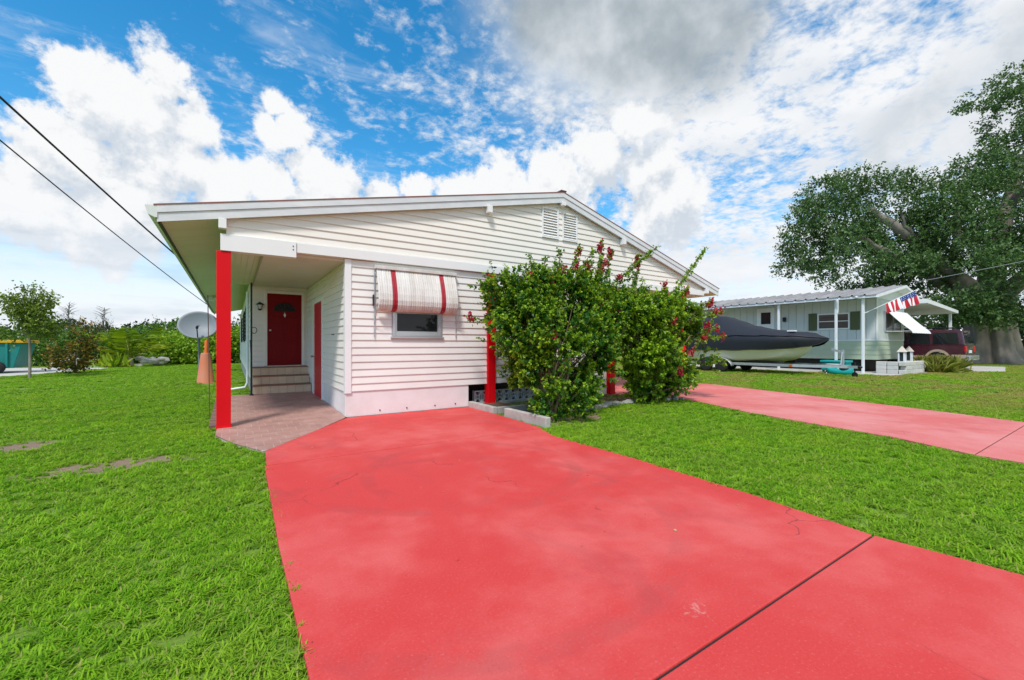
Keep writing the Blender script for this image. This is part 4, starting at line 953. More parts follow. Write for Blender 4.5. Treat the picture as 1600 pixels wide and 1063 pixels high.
f = MB(); f.prism([(-12.2, 1.6), (-10.4, 1.62), (-10.6, 2.2), (-11.2, 2.65), (-12.2, 2.7)], 'y', 31, 32); tag(f.build('tarp_bundle', M('dark_tarp', (.05, .05, .06), .7, .3, 3, .5, 8), None, bevel=.12), 'dark tarpaulin bundle piled on the teal skip', 'tarpaulin')
cg = thing('wire_crate', 'grey wire crate standing in front of the teal skip', 'crate', (-10.2, 28.9, 0)); f = MB()
for xx in np.linspace(-10.7, -9.5, 9): f.tube([(xx, 28.6, .0), (xx, 28.6, .95)], .012, 4); f.tube([(xx, 29.3, .0), (xx, 29.3, .95)], .012, 4)
for zz in np.linspace(.02, .95, 7):
    f.tube([(-10.7, 28.6, zz), (-9.5, 28.6, zz)], .012, 4); f.tube([(-10.7, 29.3, zz), (-9.5, 29.3, zz)], .012, 4); f.tube([(-9.5, 28.6, zz), (-9.5, 29.3, zz)], .012, 4)
f.build('wire_cage', grey_metal, cg); MB().box(-10.7, 28.6, -.03, -9.5, 29.3, .02).build('crate_floor', grey_metal, cg)

# satellite dish
ds = thing('satellite_dish', 'grey satellite dish on a post in the left lawn', 'satellite dish', (-1.42, 26.8, 0))
MB().tube([(-1.42, 26.8, -.05), (-1.42, 26.8, 1.9)], .05, 10).build('mast', M('mast_grey', (.20, .23, .25), .5, .1, 5, metal=.4), ds)
nd = Vector((-.06, -1, .38)).normalized(); rt = nd.cross(Vector((0, 0, 1))).normalized(); upv = rt.cross(nd); cc = Vector((-1.42, 26.72, 2.30)); rows = []
for i in range(9):
    r_ = .85*i/8; rows.append([tuple(cc+rt*(r_*math.cos(a*math.pi/18))+upv*(r_*.86*math.sin(a*math.pi/18))+nd*(.22*(r_/.85)**2)) for a in range(36)])
o = MB().grid(rows, closed=True).build('reflector', M('dish_grey', (.22, .245, .28), .5, .05, 2), ds); sm = o.modifiers.new('solid', 'SOLIDIFY'); sm.thickness = .02
f = MB(); tip = cc+nd*.62-upv*.35; f.tube([tuple(cc-upv*.72+nd*.14), tuple(tip)], .025, 6); f.build('feed_arm', dark_void, ds)
f = MB(); f.tube([tuple(tip-nd*.02), tuple(tip+upv*.12-nd*.1)], .06, 8); f.build('feed_horn', dark_void, ds)
f = MB(); f.tube([(-1.42, 26.8, 1.85), tuple(cc-nd*.05)], .06, 8); f.build('dish_bracket', grey_metal, ds)

# faded cone and stake
cn = thing('traffic_cone', 'faded orange traffic cone standing in the lawn by the porch', 'traffic cone', (-.82, 19.2, 0)); orange = M('faded_orange', (.52, .20, .12), .7, .15, 4, .2, 20, col2=(.55, .14, .05), scale2=2)
MB().lathe([(.30, -.03), (.27, .0), (.155, 1.02), (.14, 1.06), (.125, 1.08)], (-.82, 19.2, 0), 20).build('cone_body', orange, cn)
MB().lathe([(.06, 1.06), (.055, 1.5), (.03, 1.55)], (-.80, 19.2, 0), 12).build('cone_spike', M('bright_orange', (.68, .14, .02), .6, .1), cn)
f = MB().tube([(-.37, 10.17, -.05), (-.385, 10.17, 1.2), (-.40, 10.17, 2.35)], .009, 6); tag(f.build('metal_stake', M('rust', (.13, .07, .045), .8, .3, 12), None), 'thin rusty rod standing upright in the grass beside the porch', 'rod')
fl = thing('flood_light', None, None, (-.6, 21, 3.2), parent=house)
for sg in (-1, 1): MB().lathe([(.05, .0), (.06, -.04), (.11, -.16), (.115, -.2)], (-.6+.14*sg, 21, 3.22), 12, axis='y').build('lamp_head', white_paint, fl)
MB().box(-.72, 20.97, 3.26, -.48, 21.08, 3.34).build('lamp_base', white_paint, fl)

# overhead wires
wire_m = M('wire_black', (.02, .02, .022), .6, .1); wire_g = M('wire_grey', (.30, .31, .32), .5, .1)
def wire(name, a, b, sag, r, mat, label):
    a, b = Vector(a), Vector(b); pts = [a.lerp(b, i/30)-Vector((0, 0, sag*4*(i/30)*(1-i/30))) for i in range(31)]
    tag(MB().tube(pts, r, 6).build(name, mat, None), label, 'wire')
wire('power_cable', (-1.06, 12.2, 3.40), (-7.7, -.8, 9.9), .22, .016, wire_m, 'thick black power cable running up from the porch eave')
wire('phone_cable', (-.98, 28.2, 3.40), (-8.2, -1.9, 9.85), .45, .016, wire_m, 'thin black cable running up from the far end of the eave')
wire('service_cable', (30.5, 7.2, 4.70), (32.4, -5.5, 7.1), .12, .014, wire_g, 'pale service cable stretched from the gable of the grey neighbouring home')

# ================================================================== neighbour's mobile home
nb = thing('mobile_home', 'pale grey mobile home with ribbed metal roof and olive shutters', 'mobile home', (26.9, 7.8, 0))
ngrey = M('neighbour_grey', (.56, .60, .60), .5, .06, 2, .1, 30); ngreen = M('skirt_green', (.42, .50, .36), .55, .08, 2, .15, 30); nwhite = M('neighbour_white', (.78, .79, .80), .45, .06, 3)
shut = M('olive_shutter', (.085, .105, .045), .6, .12, 5)
XW, YC, YE, XE = 26.9, 7.8, 21.0, 30.9
w = MB(); w.box(XW+.02, YC+.02, 1.58, XE, YE, 3.72); nw = w.build('wall', ngrey, nb)
y = YC+.03
while y < YE-.1:
    segs = [(1.60, 3.70)]
    if 8.75 < y+.2 and y < 10.45: segs = [(1.60, 2.16), (3.06, 3.70)]
    for a, b in segs: MB().prism([(XW+.02, y), (XW-.006, y+.012), (XW-.006, y+.375), (XW+.02, y+.388)], 'z', a, b).build('wall_panel', ngrey, nw)
    y += .40
for k in range(4):
    z0 = .62+k*.245; lf = lambda s, o, z: (XW-o, s, z); board(lf, YC, YE, YC, YE, z0, .245, ngreen, nw, 'skirt_board')
    ef = lambda s, o, z: (s, YC-o, z); board(ef, XW, XE, XW, XE, z0, .245, ngreen, nw, 'skirt_board')
MB().box(XW+.3, YC+.6, -.02, XE-.3, YE-.3, .6).build('crawl_space_shade', dark_void, nb)  # near-black block painted as the shade of the open underside
MB().box(XW-.03, YC-.03, 1.575, XE+.02, YC+.02, 1.63).box(XW-.03, YC+.021, 1.575, XW-.0, YE, 1.63).build('belt_trim', nwhite, nb)
MB().box(XW-.02, YC-.025, 1.632, XW+.10, YC+.019, 3.72).box(XE-.08, YC-.025, 1.632, XE+.02, YC+.019, 3.72).build('corner_trim', nwhite, nb)
x = XW+.105                                   # end wall panels, window in the middle
while x < XE-.12:
    x1 = min(x+.40, XE-.085)
    MB().box(x+.006, YC-.008, 1.635, x1, YC+.018, 2.02 if 28.0 < x+.2 < 30.4 else 3.7).build('wall_panel', ngrey, nw); x += .40
wn = thing('window', None, None, (29.1, YC, 2.0), parent=nb)
f = MB()
for q in ((27.95, 2.04, 28.03, 3.1), (30.42, 2.04, 30.5, 3.1), (28.03, 2.04, 30.42, 2.1), (28.03, 3.04, 30.42, 3.1), (29.18, 2.1, 29.26, 3.04)): f.box(q[0], YC-.05, q[1], q[2], YC+.015, q[3])
f.build('window_frame', alu, wn); MB().box(28.0, YC-.02, 2.06, 30.45, YC-.012, 3.08).build('window_pane', M('bay_glass', (.05, .06, .065), .08, .1, spec=.6), wn)
aw = thing('awning', 'white fabric-like metal awning propped outward', None, (29.4, YC, 2.9), parent=nb); rows = []
for i in range(10):
    f_ = i/9; yy = YC-.08-1.0*f_; zz = 3.10-1.10*f_-.05*math.sin(f_*3.14)
    if i >= 8: zz -= .03*(i-7); yy = YC-.08-1.0*(7.6/9)-.07*(i-7)
    rows.append([(28.1+.20*k, yy, zz+.012*(k % 2)) for k in range(16)])
o = MB().grid(rows, smooth=False).build('awning_sheet', nwhite, aw); sm = o.modifiers.new('solid', 'SOLIDIFY'); sm.thickness = .02
for xx in (28.12, 31.05): MB().tube([(xx, YC-.05, 2.05), (xx, YC-.98, 2.05)], .015, 6).build('awning_arm', nwhite, aw)
wn = thing('window', 'wide window between two olive shutters', None, (XW, 9.6, 2.2), parent=nb); f = MB()
for q in ((8.9, 2.18, 8.97, 3.05), (10.3, 2.18, 10.37, 3.05), (8.97, 2.18, 10.3, 2.25), (8.97, 2.98, 10.3, 3.05), (8.97, 2.60, 10.3, 2.64)): f.box(XW-.04, q[0], q[1], XW+.019, q[2], q[3])
f.build('window_frame', nwhite, wn); MB().box(XW-.012, 8.95, 2.22, XW-.004, 10.32, 3.0).build('window_pane', M('blind_glass', (.12, .095, .085), .15, .15, 3, spec=.6, col2=(.06, .05, .05), scale2=2, stretch=(1, .2, 5)), wn)
for a, b in ((8.47, 8.87), (10.40, 10.80)):
    MB().box(XW-.05, a, 2.14, XW-.01, b, 3.09).build('shutter', shut, wn, bevel=.01)
dn = thing('door', None, None, (XW, 13.1, 1.6), parent=nb)
MB().box(XW-.035, 12.6, 1.64, XW-.008, 13.6, 3.55).build('door_leaf', nwhite, dn); MB().box(XW-.045, 12.8, 2.6, XW-.036, 13.35, 3.3).build('door_glass', GLASS('dark_glass'), dn)
MB().box(XW-.12, 11.95, 2.7, XW-.01, 12.1, 2.95).build('wall_lamp', dark_void, nb)
# roof: ribbed metal panels
XA = 29.4; metal = M('roof_metal', (.40, .39, .39), .5, .2, 2, metal=.2, col2=(.27, .255, .26), scale2=1.5, stretch=(.4, 3, 1))
nr = MB().prism([(25.32, 3.72), (XA, 4.46), (31.4, 4.0), (31.4, 3.9), (XA, 4.36), (25.32, 3.62)], 'y', 7.35, YE+.4).build('roof', nwhite, nb)
y = 7.32
while y < YE+.3:
    h = .012
    MB().prism([(y, 0), (y+.44, 0), (y+.445, .05), (y+.47, .062), (y+.495, .05), (y+.50, 0), (y+.50, -.006), (y, -.006)], 'x', 0, 1).v
    vs = []; fs = []
    prof = [(0, .0), (.40, .0), (.415, .06), (.485, .06), (.50, .0)]
    for xx, zz in ((25.22, 3.728), (XA, 4.485)):
        for dy, dz in prof: vs.append((xx, y+dy, zz+dz))
    MB().add(vs, [(i, i+1, i+6, i+5) for i in range(4)]).build('roof_panel', metal, nr)
    vs = [(xx, y+dy, zz+dz) for xx, zz in ((XA, 4.485), (31.5, 4.02)) for dy, dz in prof]
    MB().add(vs, [(i, i+1, i+6, i+5) for i in range(4)]).build('roof_panel', metal, nr); y += .50
MB().box(25.26, 7.33, 3.60, 25.33, YE+.4, 3.715).build('gutter', nwhite, nr, bevel=.01)
MB().prism([(25.32, 3.60), (XA, 4.34), (31.45, 3.88), (31.45, 4.0), (XA, 4.47), (25.32, 3.735)], 'y', 7.28, 7.34).build('fascia_board', nwhite, nr)
MB().prism([(XW, 3.70), (XE, 3.70), (XE, 4.05), (XA, 4.35), (XW, 3.93)], 'y', YC-.02, YC+.05).build('gable_wall', nwhite, nb)
f = MB(); f.tube([(25.30, 8.9, 3.62), (25.30, 8.9, 3.50), (25.46, 8.95, 3.25), (25.46, 8.98, 2.95)], .07, 10); f.build('downspout', nwhite, nb)
for i, yy in enumerate((7.9, 9.0, 11.7, 15.5)):
    MB().box(25.40, yy-.05, -.02, 25.51, yy+.05, 3.60).build('porch_post', nwhite, nb, bevel=.01)
MB().lathe([(.05, 0), (.1, .05), (.03, .1)], (25.25, 8.1, 3.62), 10).build('eave_lamp', nwhite, nb)
# carport on the far side of the mobile home
MB().prism([(31.2, 3.62), (37.6, 3.30), (37.6, 3.48), (31.2, 3.84)], 'y', 6.9, 17).build('carport_roof', nwhite, nb)
for xx, yy in ((37.3, 7.2), (37.3, 12), (31.6, 16.5)): MB().box(xx-.06, yy-.06, -.02, xx+.06, yy+.06, 3.5).build('carport_post', nwhite, nb)
MB().prism([(24.7, 6.7), (24.7, 20), (40, 20), (40, 5.3), (33.2, 4.4), (31.0, 6.3)], 'z', -.1, -.008).build('pavement', M('pad_concrete', (.42, .40, .37), .9, .15, 2, .4, 20, col2=(.5, .47, .43), scale2=.8), kind='structure')

# stone planter, lanterns, ornamental grass
pl = thing('stone_planter', 'low whitewashed stone planter at the corner of the mobile home', 'planter', (27.6, 7.0, 0)); pst = M('white_stone', (.55, .54, .51), .85, .2, 5, .6, 20)
for r_ in range(3):
    for k in range(7):
        x0 = 26.25+k*.42+(.2 if r_ % 2 else 0); MB().box(x0+.008, 6.55, .19*r_-.01, x0+.405, 6.80, .19*r_+.178).build('stone_block', pst, pl, bevel=.02)
    for k in range(2):
        y0 = 6.82+k*.42; MB().box(26.25, y0+.008, .19*r_-.01, 26.5, y0+.405, .19*r_+.178).build('stone_block', pst, pl, bevel=.02)
MB().box(26.45, 6.78, -.02, 29.2, 7.7, .50).build('planter_soil', M('soil', (.09, .06, .04)), pl)
def lantern(x, y, z, label):
    t = thing('garden_lantern', label, 'lantern', (x, y, z)); s = .125
    f = MB(); f.box(x-s, y-s, z, x+s, y+s, z+.06)
    for sx in (-1, 1):
        for sy in (-1, 1): f.box(x+sx*s-.025*(sx > 0)*2, y+sy*s-.025*(sy > 0)*2, z+.06, x+sx*s+.05*(sx < 0), y+sy*s+.05*(sy < 0), z+.52)
    f.build('lantern_frame', nwhite, t)
    MB().add([(x-s-.04, y-s-.04, z+.52), (x+s+.04, y-s-.04, z+.52), (x+s+.04, y+s+.04, z+.52), (x-s-.04, y+s+.04, z+.52), (x-.04, y, z+.80), (x+.04, y, z+.80)], [(3, 2, 1, 0), (0, 1, 5, 4), (1, 2, 5), (2, 3, 4, 5), (3, 0, 4)]).build('lantern_roof', M('weathered_white', (.62, .56, .48), .7, .2, 6), t)
    MB().box(x-s+.05, y-s+.05, z+.06, x+s-.05, y+s-.05, z+.50).build('lantern_glass', M('lantern_dark', (.03, .05, .06), .15, .1), t)
lantern(27.35, 6.95, .50, 'white garden lantern with pitched roof on the stone planter, beside the corner of the home')
lantern(29.0, 7.1, .50, 'weathered garden lantern on the stone planter, beside the ornamental grass')
og = thing('ornamental_grass', 'clump of long yellow-green ornamental grass beside the stone planter', 'ornamental grass', (30.2, 6.3, 0)); n = 1500
B = np.stack([rng.normal(30.2, .35, n), rng.normal(6.3, .3, n), np.full(n, -.02)], 1); dd_ = rng.normal(0, .38, (n, 3))+np.array([0, 0, 1.0])
leaf_mesh('blades', B, dd_, rng.uniform(.6, 1.25, n), .018, rng.random(n), LEAF('straw_grass', (.28, .32, .06), (.62, .55, .16), .3), og, kind='stuff', droop=.22)

# flag on its pole
fg = thing('flag', 'red, white and blue striped flag hung from a slanted pole on the white porch post', 'flag', (25.45, 7.85, 2.9))
pa, pb = Vector((25.45, 7.85, 2.88)), Vector((26.75, 6.2, 3.98)); MB().tube([pa, pb], .016, 6).build('flag_pole', nwhite, fg)
ax_ = (pb-pa); NU, NV = 39, 12; flag_rows = []
for j in range(NV+1):
    v = j/NV; row = []
    for i in range(NU+1):
        u = .40+.54*i/NU; p = pa+ax_*u; sl = 1-.55*(1-i/NU)
        fold = .06*math.sin(i*.55+v*2)*v+.03*math.sin(i*1.3)*v
        row.append((p.x+fold*.6-.10*v, p.y+fold-.12*v, p.z-.80*v*(.45+.35*sl)+.04*math.sin(i*.5)*v))
    flag_rows.append(row)
f = MB()
for j in range(NV):
    for i in range(NU):
        stripe = (NU-1-i)//3; m = 0 if stripe % 2 == 0 else 1
        if i >= NU-21 and j < 5: m = 2
        f.add([flag_rows[j][i], flag_rows[j][i+1], flag_rows[j+1][i+1], flag_rows[j+1][i]], [(0, 1, 2, 3)], m, True)
fred = M('flag_red', (.50, .015, .03), .75, .08); fwht = M('flag_white', (.80, .79, .78), .75, .05); fblu = M('flag_blue', (.02, .05, .20), .75, .08)
f.build('flag_cloth', [fred, fwht, fblu], fg)
f = MB()
for j in range(5):
    for i in range(NU-20, NU, 3 if j % 2 else 4):
        c = (Vector(flag_rows[j][i])+Vector(flag_rows[j+1][min(i+1, NU)]))/2; e = Vector((-.012, -.014, 0))
        pts = []
        tu = (Vector(flag_rows[j][min(i+1, NU)])-Vector(flag_rows[j][i])).normalized(); tv = (Vector(flag_rows[j+1][i])-Vector(flag_rows[j][i])).normalized()
        for k in range(10):
            a = k*math.pi/5; r_ = .019 if k % 2 == 0 else .008; pts.append(c+e+tu*r_*math.cos(a)+tv*r_*math.sin(a))
        f.add(pts, [tuple(range(10))])
f.build('stars', fwht, fg)

# ================================================================== boat on its trailer
BX, Y0, Y1 = 22.25, 7.62, 14.9
bt = thing('motor_boat', 'motor boat under a fitted dark navy cover', 'boat', (BX, 11, .4)); hull_m = M('hull_gelcoat', (.74, .68, .54), .3, .06, 1.5, coat=.3)
def lerp(tab, t):
    for (a, va), (b, vb) in zip(tab, tab[1:]):
        if t <= b: return va+(vb-va)*max(0, (t-a)/(b-a))
    return tab[-1][1]
ST = 26
def station(t):
    """t 0 bow .. 1 stern: keel z, chine z / half width, rub rail z / half width, gunwale, crown"""
    kz = lerp([(0, 1.50), (.05, 1.05), (.14, .70), (.28, .50), (.45, .42), (1, .40)], t); cb = lerp([(0, .02), (.1, .42), (.25, .80), (.5, 1.05), (1, 1.08)], t); cz = lerp([(0, 1.53), (.1, 1.08), (.25, .80), (.5, .66), (1, .62)], t)
    rb = lerp([(0, .05), (.06, .42), (.15, .78), (.3, 1.08), (.5, 1.24), (1, 1.24)], t); rz = lerp([(0, 1.58), (.05, 1.36), (.2, 1.2), (.5, 1.12), (1, 1.10)], t)
    gb = lerp([(0, .04), (.05, .45), (.12, .85), (.25, 1.12), (.5, 1.25), (1, 1.22)], t); gz = lerp([(0, 1.66), (.06, 1.74), (.2, 1.80), (.5, 1.85), (1, 1.75)], t)
    cr = lerp([(0, 1.67), (.08, 1.92), (.3, 2.10), (.45, 2.35), (.62, 2.85), (.74, 2.98), (.85, 2.7), (1, 2.0)], t); return kz, cb, cz, rb, rz, gb, gz, cr
hr, cv, bandr = [], [], []
for i in range(ST+1):
    t = i/ST; y = Y0+(Y1-Y0)*t; kz, cb, cz, rb, rz, gb, gz, cr = station(t); yo = y+.55*(1-t)**6
    side = [(0, kz), (cb*.5, kz+(cz-kz)*.42), (cb*.97, cz-.02), (cb, cz+.03), ((cb+rb)/2, (cz+rz)/2), (rb, rz)]
    hr.append([(BX-b, yo, z) for b, z in side[::-1]]+[(BX+b, yo, z) for b, z in side[1:]])
    g2 = .62 if t > .1 else .5
    cs = [(rb+.015, rz-.02), (gb+.035, (rz+gz)/2), (gb+.03, gz), (gb*.86, gz+(cr-gz)*.26), (gb*g2, gz+(cr-gz)*.72), (gb*.28, cr-.02*(cr-gz)), (0, cr)]
    wr = lambda b, z: .012*math.sin(t*38+b*5)+.010*math.sin(t*71+z*9)
    cv.append([(BX-b-wr(b, z), y, z+wr(z, b)) for b, z in cs]+[(BX+b, y, z+wr(z, b)) for b, z in cs[::-1][1:]])
h_ = MB(); h_.grid(hr); h_.add(hr[-1], [tuple(range(len(hr[-1])))]); h_.build('hull', hull_m, bt)
c_ = MB(); c_.grid(cv); c_.add(cv[0], [tuple(range(len(cv[0])))[::-1]]); c_.add(cv[-1], [tuple(range(len(cv[-1])))]); cvo = c_.build('boat_cover', black_cloth, bt)
f = MB(); f.tube([(p[2][0]-.012, p[2][1], p[2][2]) for p in cv], .018, 5); f.build('cover_piping', M('piping', (.03, .033, .04), .5, .1), cvo)
f = MB(); f.tube([(p[0][0]-.008, p[0][1], p[0][2]) for p in cv], .022, 5); f.build('rub_rail', rubber, bt)
MB().box(BX-.62, 8.75, 1.985, BX-.35, 9.05, 2.05).build('cover_vent', nwhite, bt)
tr_ = thing('boat_trailer', 'galvanised trailer carrying the covered motor boat', 'trailer', (BX, 11, 0)); f = MB()
for sx in (-1, 1):
    f.box(BX+sx*.95-.05, 8.7, .36, BX+sx*.95+.05, 14.6, .48); f.hexa([(BX+sx*.95-.05, 8.7, .36), (BX+sx*.95+.05, 8.7, .36), (BX+.05*sx+.05, 6.9, .36), (BX+.05*sx-.05, 6.9, .36), (BX+sx*.95-.05, 8.7, .48), (BX+sx*.95+.05, 8.7, .48), (BX+.05*sx+.05, 6.9, .48), (BX+.05*sx-.05, 6.9, .48)])
for yy in (8.75, 10.6, 12.4, 14.4): f.box(BX-.90, yy, .37, BX+.90, yy+.08, .47)
f.box(BX-.05, 6.55, .36, BX+.05, 6.98, .47); f.build('frame', grey_metal, tr_)
f = MB(); f.box(BX-.04, 7.05, .48, BX+.04, 7.15, 1.15); f.hexa([(BX-.04, 7.15, 1.0), (BX+.04, 7.15, 1.0), (BX+.04, 7.5, 1.12), (BX-.04, 7.5, 1.12), (BX-.04, 7.15, 1.1), (BX+.04, 7.15, 1.1), (BX+.04, 7.5, 1.22), (BX-.04, 7.5, 1.22)]); f.tube([(BX-.2, 7.1, .48), (BX-.05, 7.1, 1.05)], .025, 6); f.build('winch_post', grey_metal, tr_)
for sx in (-1, 1): MB().box(BX+sx*.6-.05, 9.2, .485, BX+sx*.6+.05, 14.5, .60).build('bunk', M('bunk_carpet', (.03, .03, .03), .95), tr_)
wheel_m = [rubber, grey_metal]
def wheel(x, y, z, r, wd, parent, axis='x'):
    w_ = thing('wheel', None, None, (x, y, z), parent=parent)
    MB().lathe([(r*.62, wd/2), (r*.9, wd/2), (r, wd*.32), (r, -wd*.32), (r*.9, -wd/2), (r*.62, -wd/2)], (x, y, z), 26, axis=axis).build('tyre', rubber, w_)
    MB().lathe([(r*.18, wd*.40), (r*.45, wd*.30), (r*.62, wd*.46), (r*.625, 0), (r*.62, -wd*.46), (r*.45, -wd*.30), (r*.18, -wd*.40)], (x, y, z), 20, axis=axis).build('rim', alu, w_)
for yy in (11.9, 12.75):
    for sx in (-1, 1): wheel(BX+sx*1.18, yy, .30, .33, .2, tr_)
for sx in (-1, 1):
    rows = [[(BX+sx*1.18+dx, 12.32+.98*math.cos(a*math.pi/10), .30+.46*math.sin(a*math.pi/10)) for dx in (-.13, .13)] for a in range(11)]; o = MB().grid(rows).build('mudguard', grey_metal, tr_); o.modifiers.new('s', 'SOLIDIFY').thickness = .012
f = MB(); f.tube([(BX+.12, 6.7, .62), (BX+.12, 6.7, .05)], .03, 8); f.build('jack', dark_void, tr_); wheel(BX+.12, 6.7, .08, .11, .06, tr_)
MB().lathe([(.05, 0), (.06, -.1), (.03, -.16)], (BX, 6.56, .42), 10, axis='y').build('coupler', dark_void, tr_)
MB().box(BX-1.06, 8.66, .37, BX-1.0, 8.78, .46).build('marker_lamp', M('amber', (.6, .12, .01), .3), tr_)
bt.location.y += .53; tr_.location.y += .53
# bench, stool and kayak by the neighbour's porch
bn = thing('storage_bench', 'turquoise storage bench standing by the white porch posts', 'bench', (25.0, 8.4, 0)); tq = M('turquoise', (.01, .34, .34), .5, .1, 3)
MB().box(24.55, 8.3, .12, 25.25, 9.3, .50).build('bench_box', tq, bn, bevel=.015); MB().box(24.5, 8.25, .505, 25.3, 9.35, .60).build('bench_lid', tq, bn, bevel=.015)
for a, b in ((24.6, 8.35), (25.15, 8.35), (24.6, 9.2), (25.15, 9.2)): MB().box(a, b, -.02, a+.08, b+.08, .118).build('leg', tq, bn)
stl = thing('folding_stool', 'small white folding stool in front of the turquoise bench', 'stool', (24.1, 8.6, 0)); f = MB()
for yy in (8.45, 8.85): f.tube([(23.9, yy, -.02), (24.3, yy, .42)], .02, 6); f.tube([(24.3, yy, -.02), (23.9, yy, .42)], .02, 6)
f.build('leg_frame', nwhite, stl); MB().box(23.88, 8.42, .42, 24.32, 8.88, .45).build('seat', nwhite, stl, bevel=.01)
ky = thing('kayak', 'turquoise kayak lying on the grass behind the trailer tongue', 'kayak', (23.8, 7.9, 0)); rows = []
for i in range(15):
    t = i/14; y = 7.7+1.1*t; b = .18*math.sin(math.pi*t)**.6; rows.append([(23.7-b*math.cos(a*math.pi/6), y, .10+.12*(2*t-1)**4*1.2+.16*math.sin(a*math.pi/6)-.0) for a in range(-4, 11)])
MB().grid(rows, closed=True).build('kayak_hull', tq, ky); MB().lathe([(.12, .0), (.19, .02), (.19, .05), (.15, .06)], (23.7, 8.05, .23), 14).build('cockpit_rim', dark_void, ky)

# ================================================================== SUV
def suv(x, y, label):
    t = thing('parked_car', label, 'car', (x+.98, y+2.5, 0)); mar = M('maroon_paint', (.06, .014, .022), .28, .06, 2, coat=.6, spec=.5); tan = M('tan_cladding', (.42, .32, .24), .45, .06, 3)
    x0, x1 = x, x+1.96; L = 5.4
    def arch(cy, r, n=9): return [(cy-r*math.cos(k*math.pi/(n-1)), .42+r*math.sin(k*math.pi/(n-1))) for k in range(n)]
    wr, wf = y+1.15, y+4.45
    prof = [(y+.05, .62), (y+.72, .42)]+arch(wr, .45)+arch(wf, .45)+[(y+L-.15, .45), (y+L, .65), (y+L-.05, 1.02), (y+L-1.15, 1.16), (y+.04, 1.18)]
    MB().prism(prof, 'x', x0, x1).build('body', mar, t, bevel=.045)
    g = MB(); zb, zt = 1.17, 1.96; p0 = [(y+.06, zb), (y+L-1.2, zb), (y+L-2.0, zt), (y+.22, zt)]
    inset = .16; vs = []
    for sx, xx in ((1, x0), (-1, x1)): vs += [(xx+sx*.02, p0[0][0], p0[0][1]), (xx+sx*.02, p0[1][0], p0[1][1]), (xx+sx*inset, p0[2][0], p0[2][1]), (xx+sx*inset, p0[3][0], p0[3][1])]
    g.add(vs, [(0, 1, 2, 3), (7, 6, 5, 4), (0, 4, 5, 1), (1, 5, 6, 2), (2, 6, 7, 3), (3, 7, 4, 0)]); g.build('cabin', mar, t, bevel=.05)
    tint = M('tinted_glass', (.012, .014, .016), .06, .05, spec=.6)
    def sidepane(ya, yb, sx):
        xx = x0 if sx > 0 else x1
        q = lambda yy, z: (xx+sx*(.02+(inset-.02)*(z-zb)/(zt-zb))-sx*.008, yy, z)
        MB().add([q(ya, 1.25), q(yb, 1.25), q(yb-.0, 1.80), q(ya+.08, 1.80)], [(0, 1, 2, 3)]).build('side_window', tint, t).modifiers.new('s', 'SOLIDIFY').thickness = .006
    for sx in (1, -1):
        for a, b in ((y+.30, y+1.35), (y+1.45, y+2.35), (y+2.45, y+3.25)): sidepane(a, b, sx)
    MB().add([(x0+.2, y+.06, 1.27), (x1-.2, y+.06, 1.27), (x1-.3, y+.185, 1.82), (x0+.3, y+.185, 1.82)], [(0, 1, 2, 3)]).build('rear_window', tint, t).modifiers.new('s', 'SOLIDIFY').thickness = .015
    MB().add([(x0+.15, y+L-1.18, 1.22), (x1-.15, y+L-1.18, 1.22), (x1-.26, y+L-1.88, 1.86), (x0+.26, y+L-1.88, 1.86)], [(0, 1, 2, 3)]).build('windscreen', tint, t).modifiers.new('s', 'SOLIDIFY').thickness = .02
    for sx, xx in ((-1, x0), (1, x1)):
        for c in (wr, wf):
            o = arch(c, .56, 13); i_ = arch(c, .452, 13)
            for k in range(12): pass
            b = MB()
            for k in range(12): b.prism([o[k], o[k+1], i_[k+1], i_[k]], 'x', xx+sx*.03, xx-sx*.05)
            b.build('wheel_arch', tan, t)
        MB().box(min(xx, xx+sx*.025), wr+.58, .44, max(xx, xx+sx*.025), wf-.58, .66).build('sill_cladding', tan, t); MB().box(min(xx, xx+sx*.025), y+.04, .52, max(xx, xx+sx*.025), wr-.57, .72).build('rear_cladding', tan, t)
    MB().box(x0-.02, y-.14, .46, x1+.02, y+.12, .68).build('rear_bumper', M('chrome', (.62, .63, .64), .2, .05, metal=.8), t, bevel=.03)
    for xx in (x0+.01, x1-.22): MB().box(xx-.02, y+.015, .84, xx+.21, y+.10, 1.14).build('tail_lamp', M('tail_red', (.55, .01, .015), .2), t, bevel=.02)
    MB().box(x0+.75, y+.02, .80, x1-.75, y+.06, .94).build('number_plate', nwhite, t)
    for c in (wr, wf):
        for xx in (x0+.13, x1-.13): wheel(xx, c, .40, .40, .26, t)
    MB().box(x0+.2, y+.6, .30, x1-.2, y+L-.6, .60).build('underbody', dark_void, t)
    for xx in (x0+.24, x1-.24): MB().tube([(xx, y+.5, 2.02), (xx, y+.6, 2.05), (xx, y+3.1, 2.05), (xx, y+3.2, 2.0)], .02, 6).build('roof_rail', dark_void, t)
    t.scale = (1.08, 1.0, 1.13); return t
suv(33.4, 5.8, 'dark maroon SUV with tan wheel arches parked nose-in under the carport')

# house farther behind the carport
fh = thing('distant_house', 'low white house partly hidden behind the great tree and the parked car', 'house', (47, 16, 0))
MB().box(41, 14, 0, 58, 22, 2.7).build('wall', M('far_cream', (.55, .54, .46), .6, .08, 1), fh)
MB().box(40.2, 12.6, 2.72, 58.6, 22.5, 2.95).build('roof', nwhite, fh)
for a in (41.6, 44.2, 46.8, 50): MB().box(a, 13.94, 1.0, a+1.3, 13.99, 2.2).build('window', GLASS('dark_glass'), fh)
for a in (40.6, 44.5, 48.5): MB().box(a, 12.8, 0, a+.12, 12.92, 2.72).build('post', nwhite, fh)

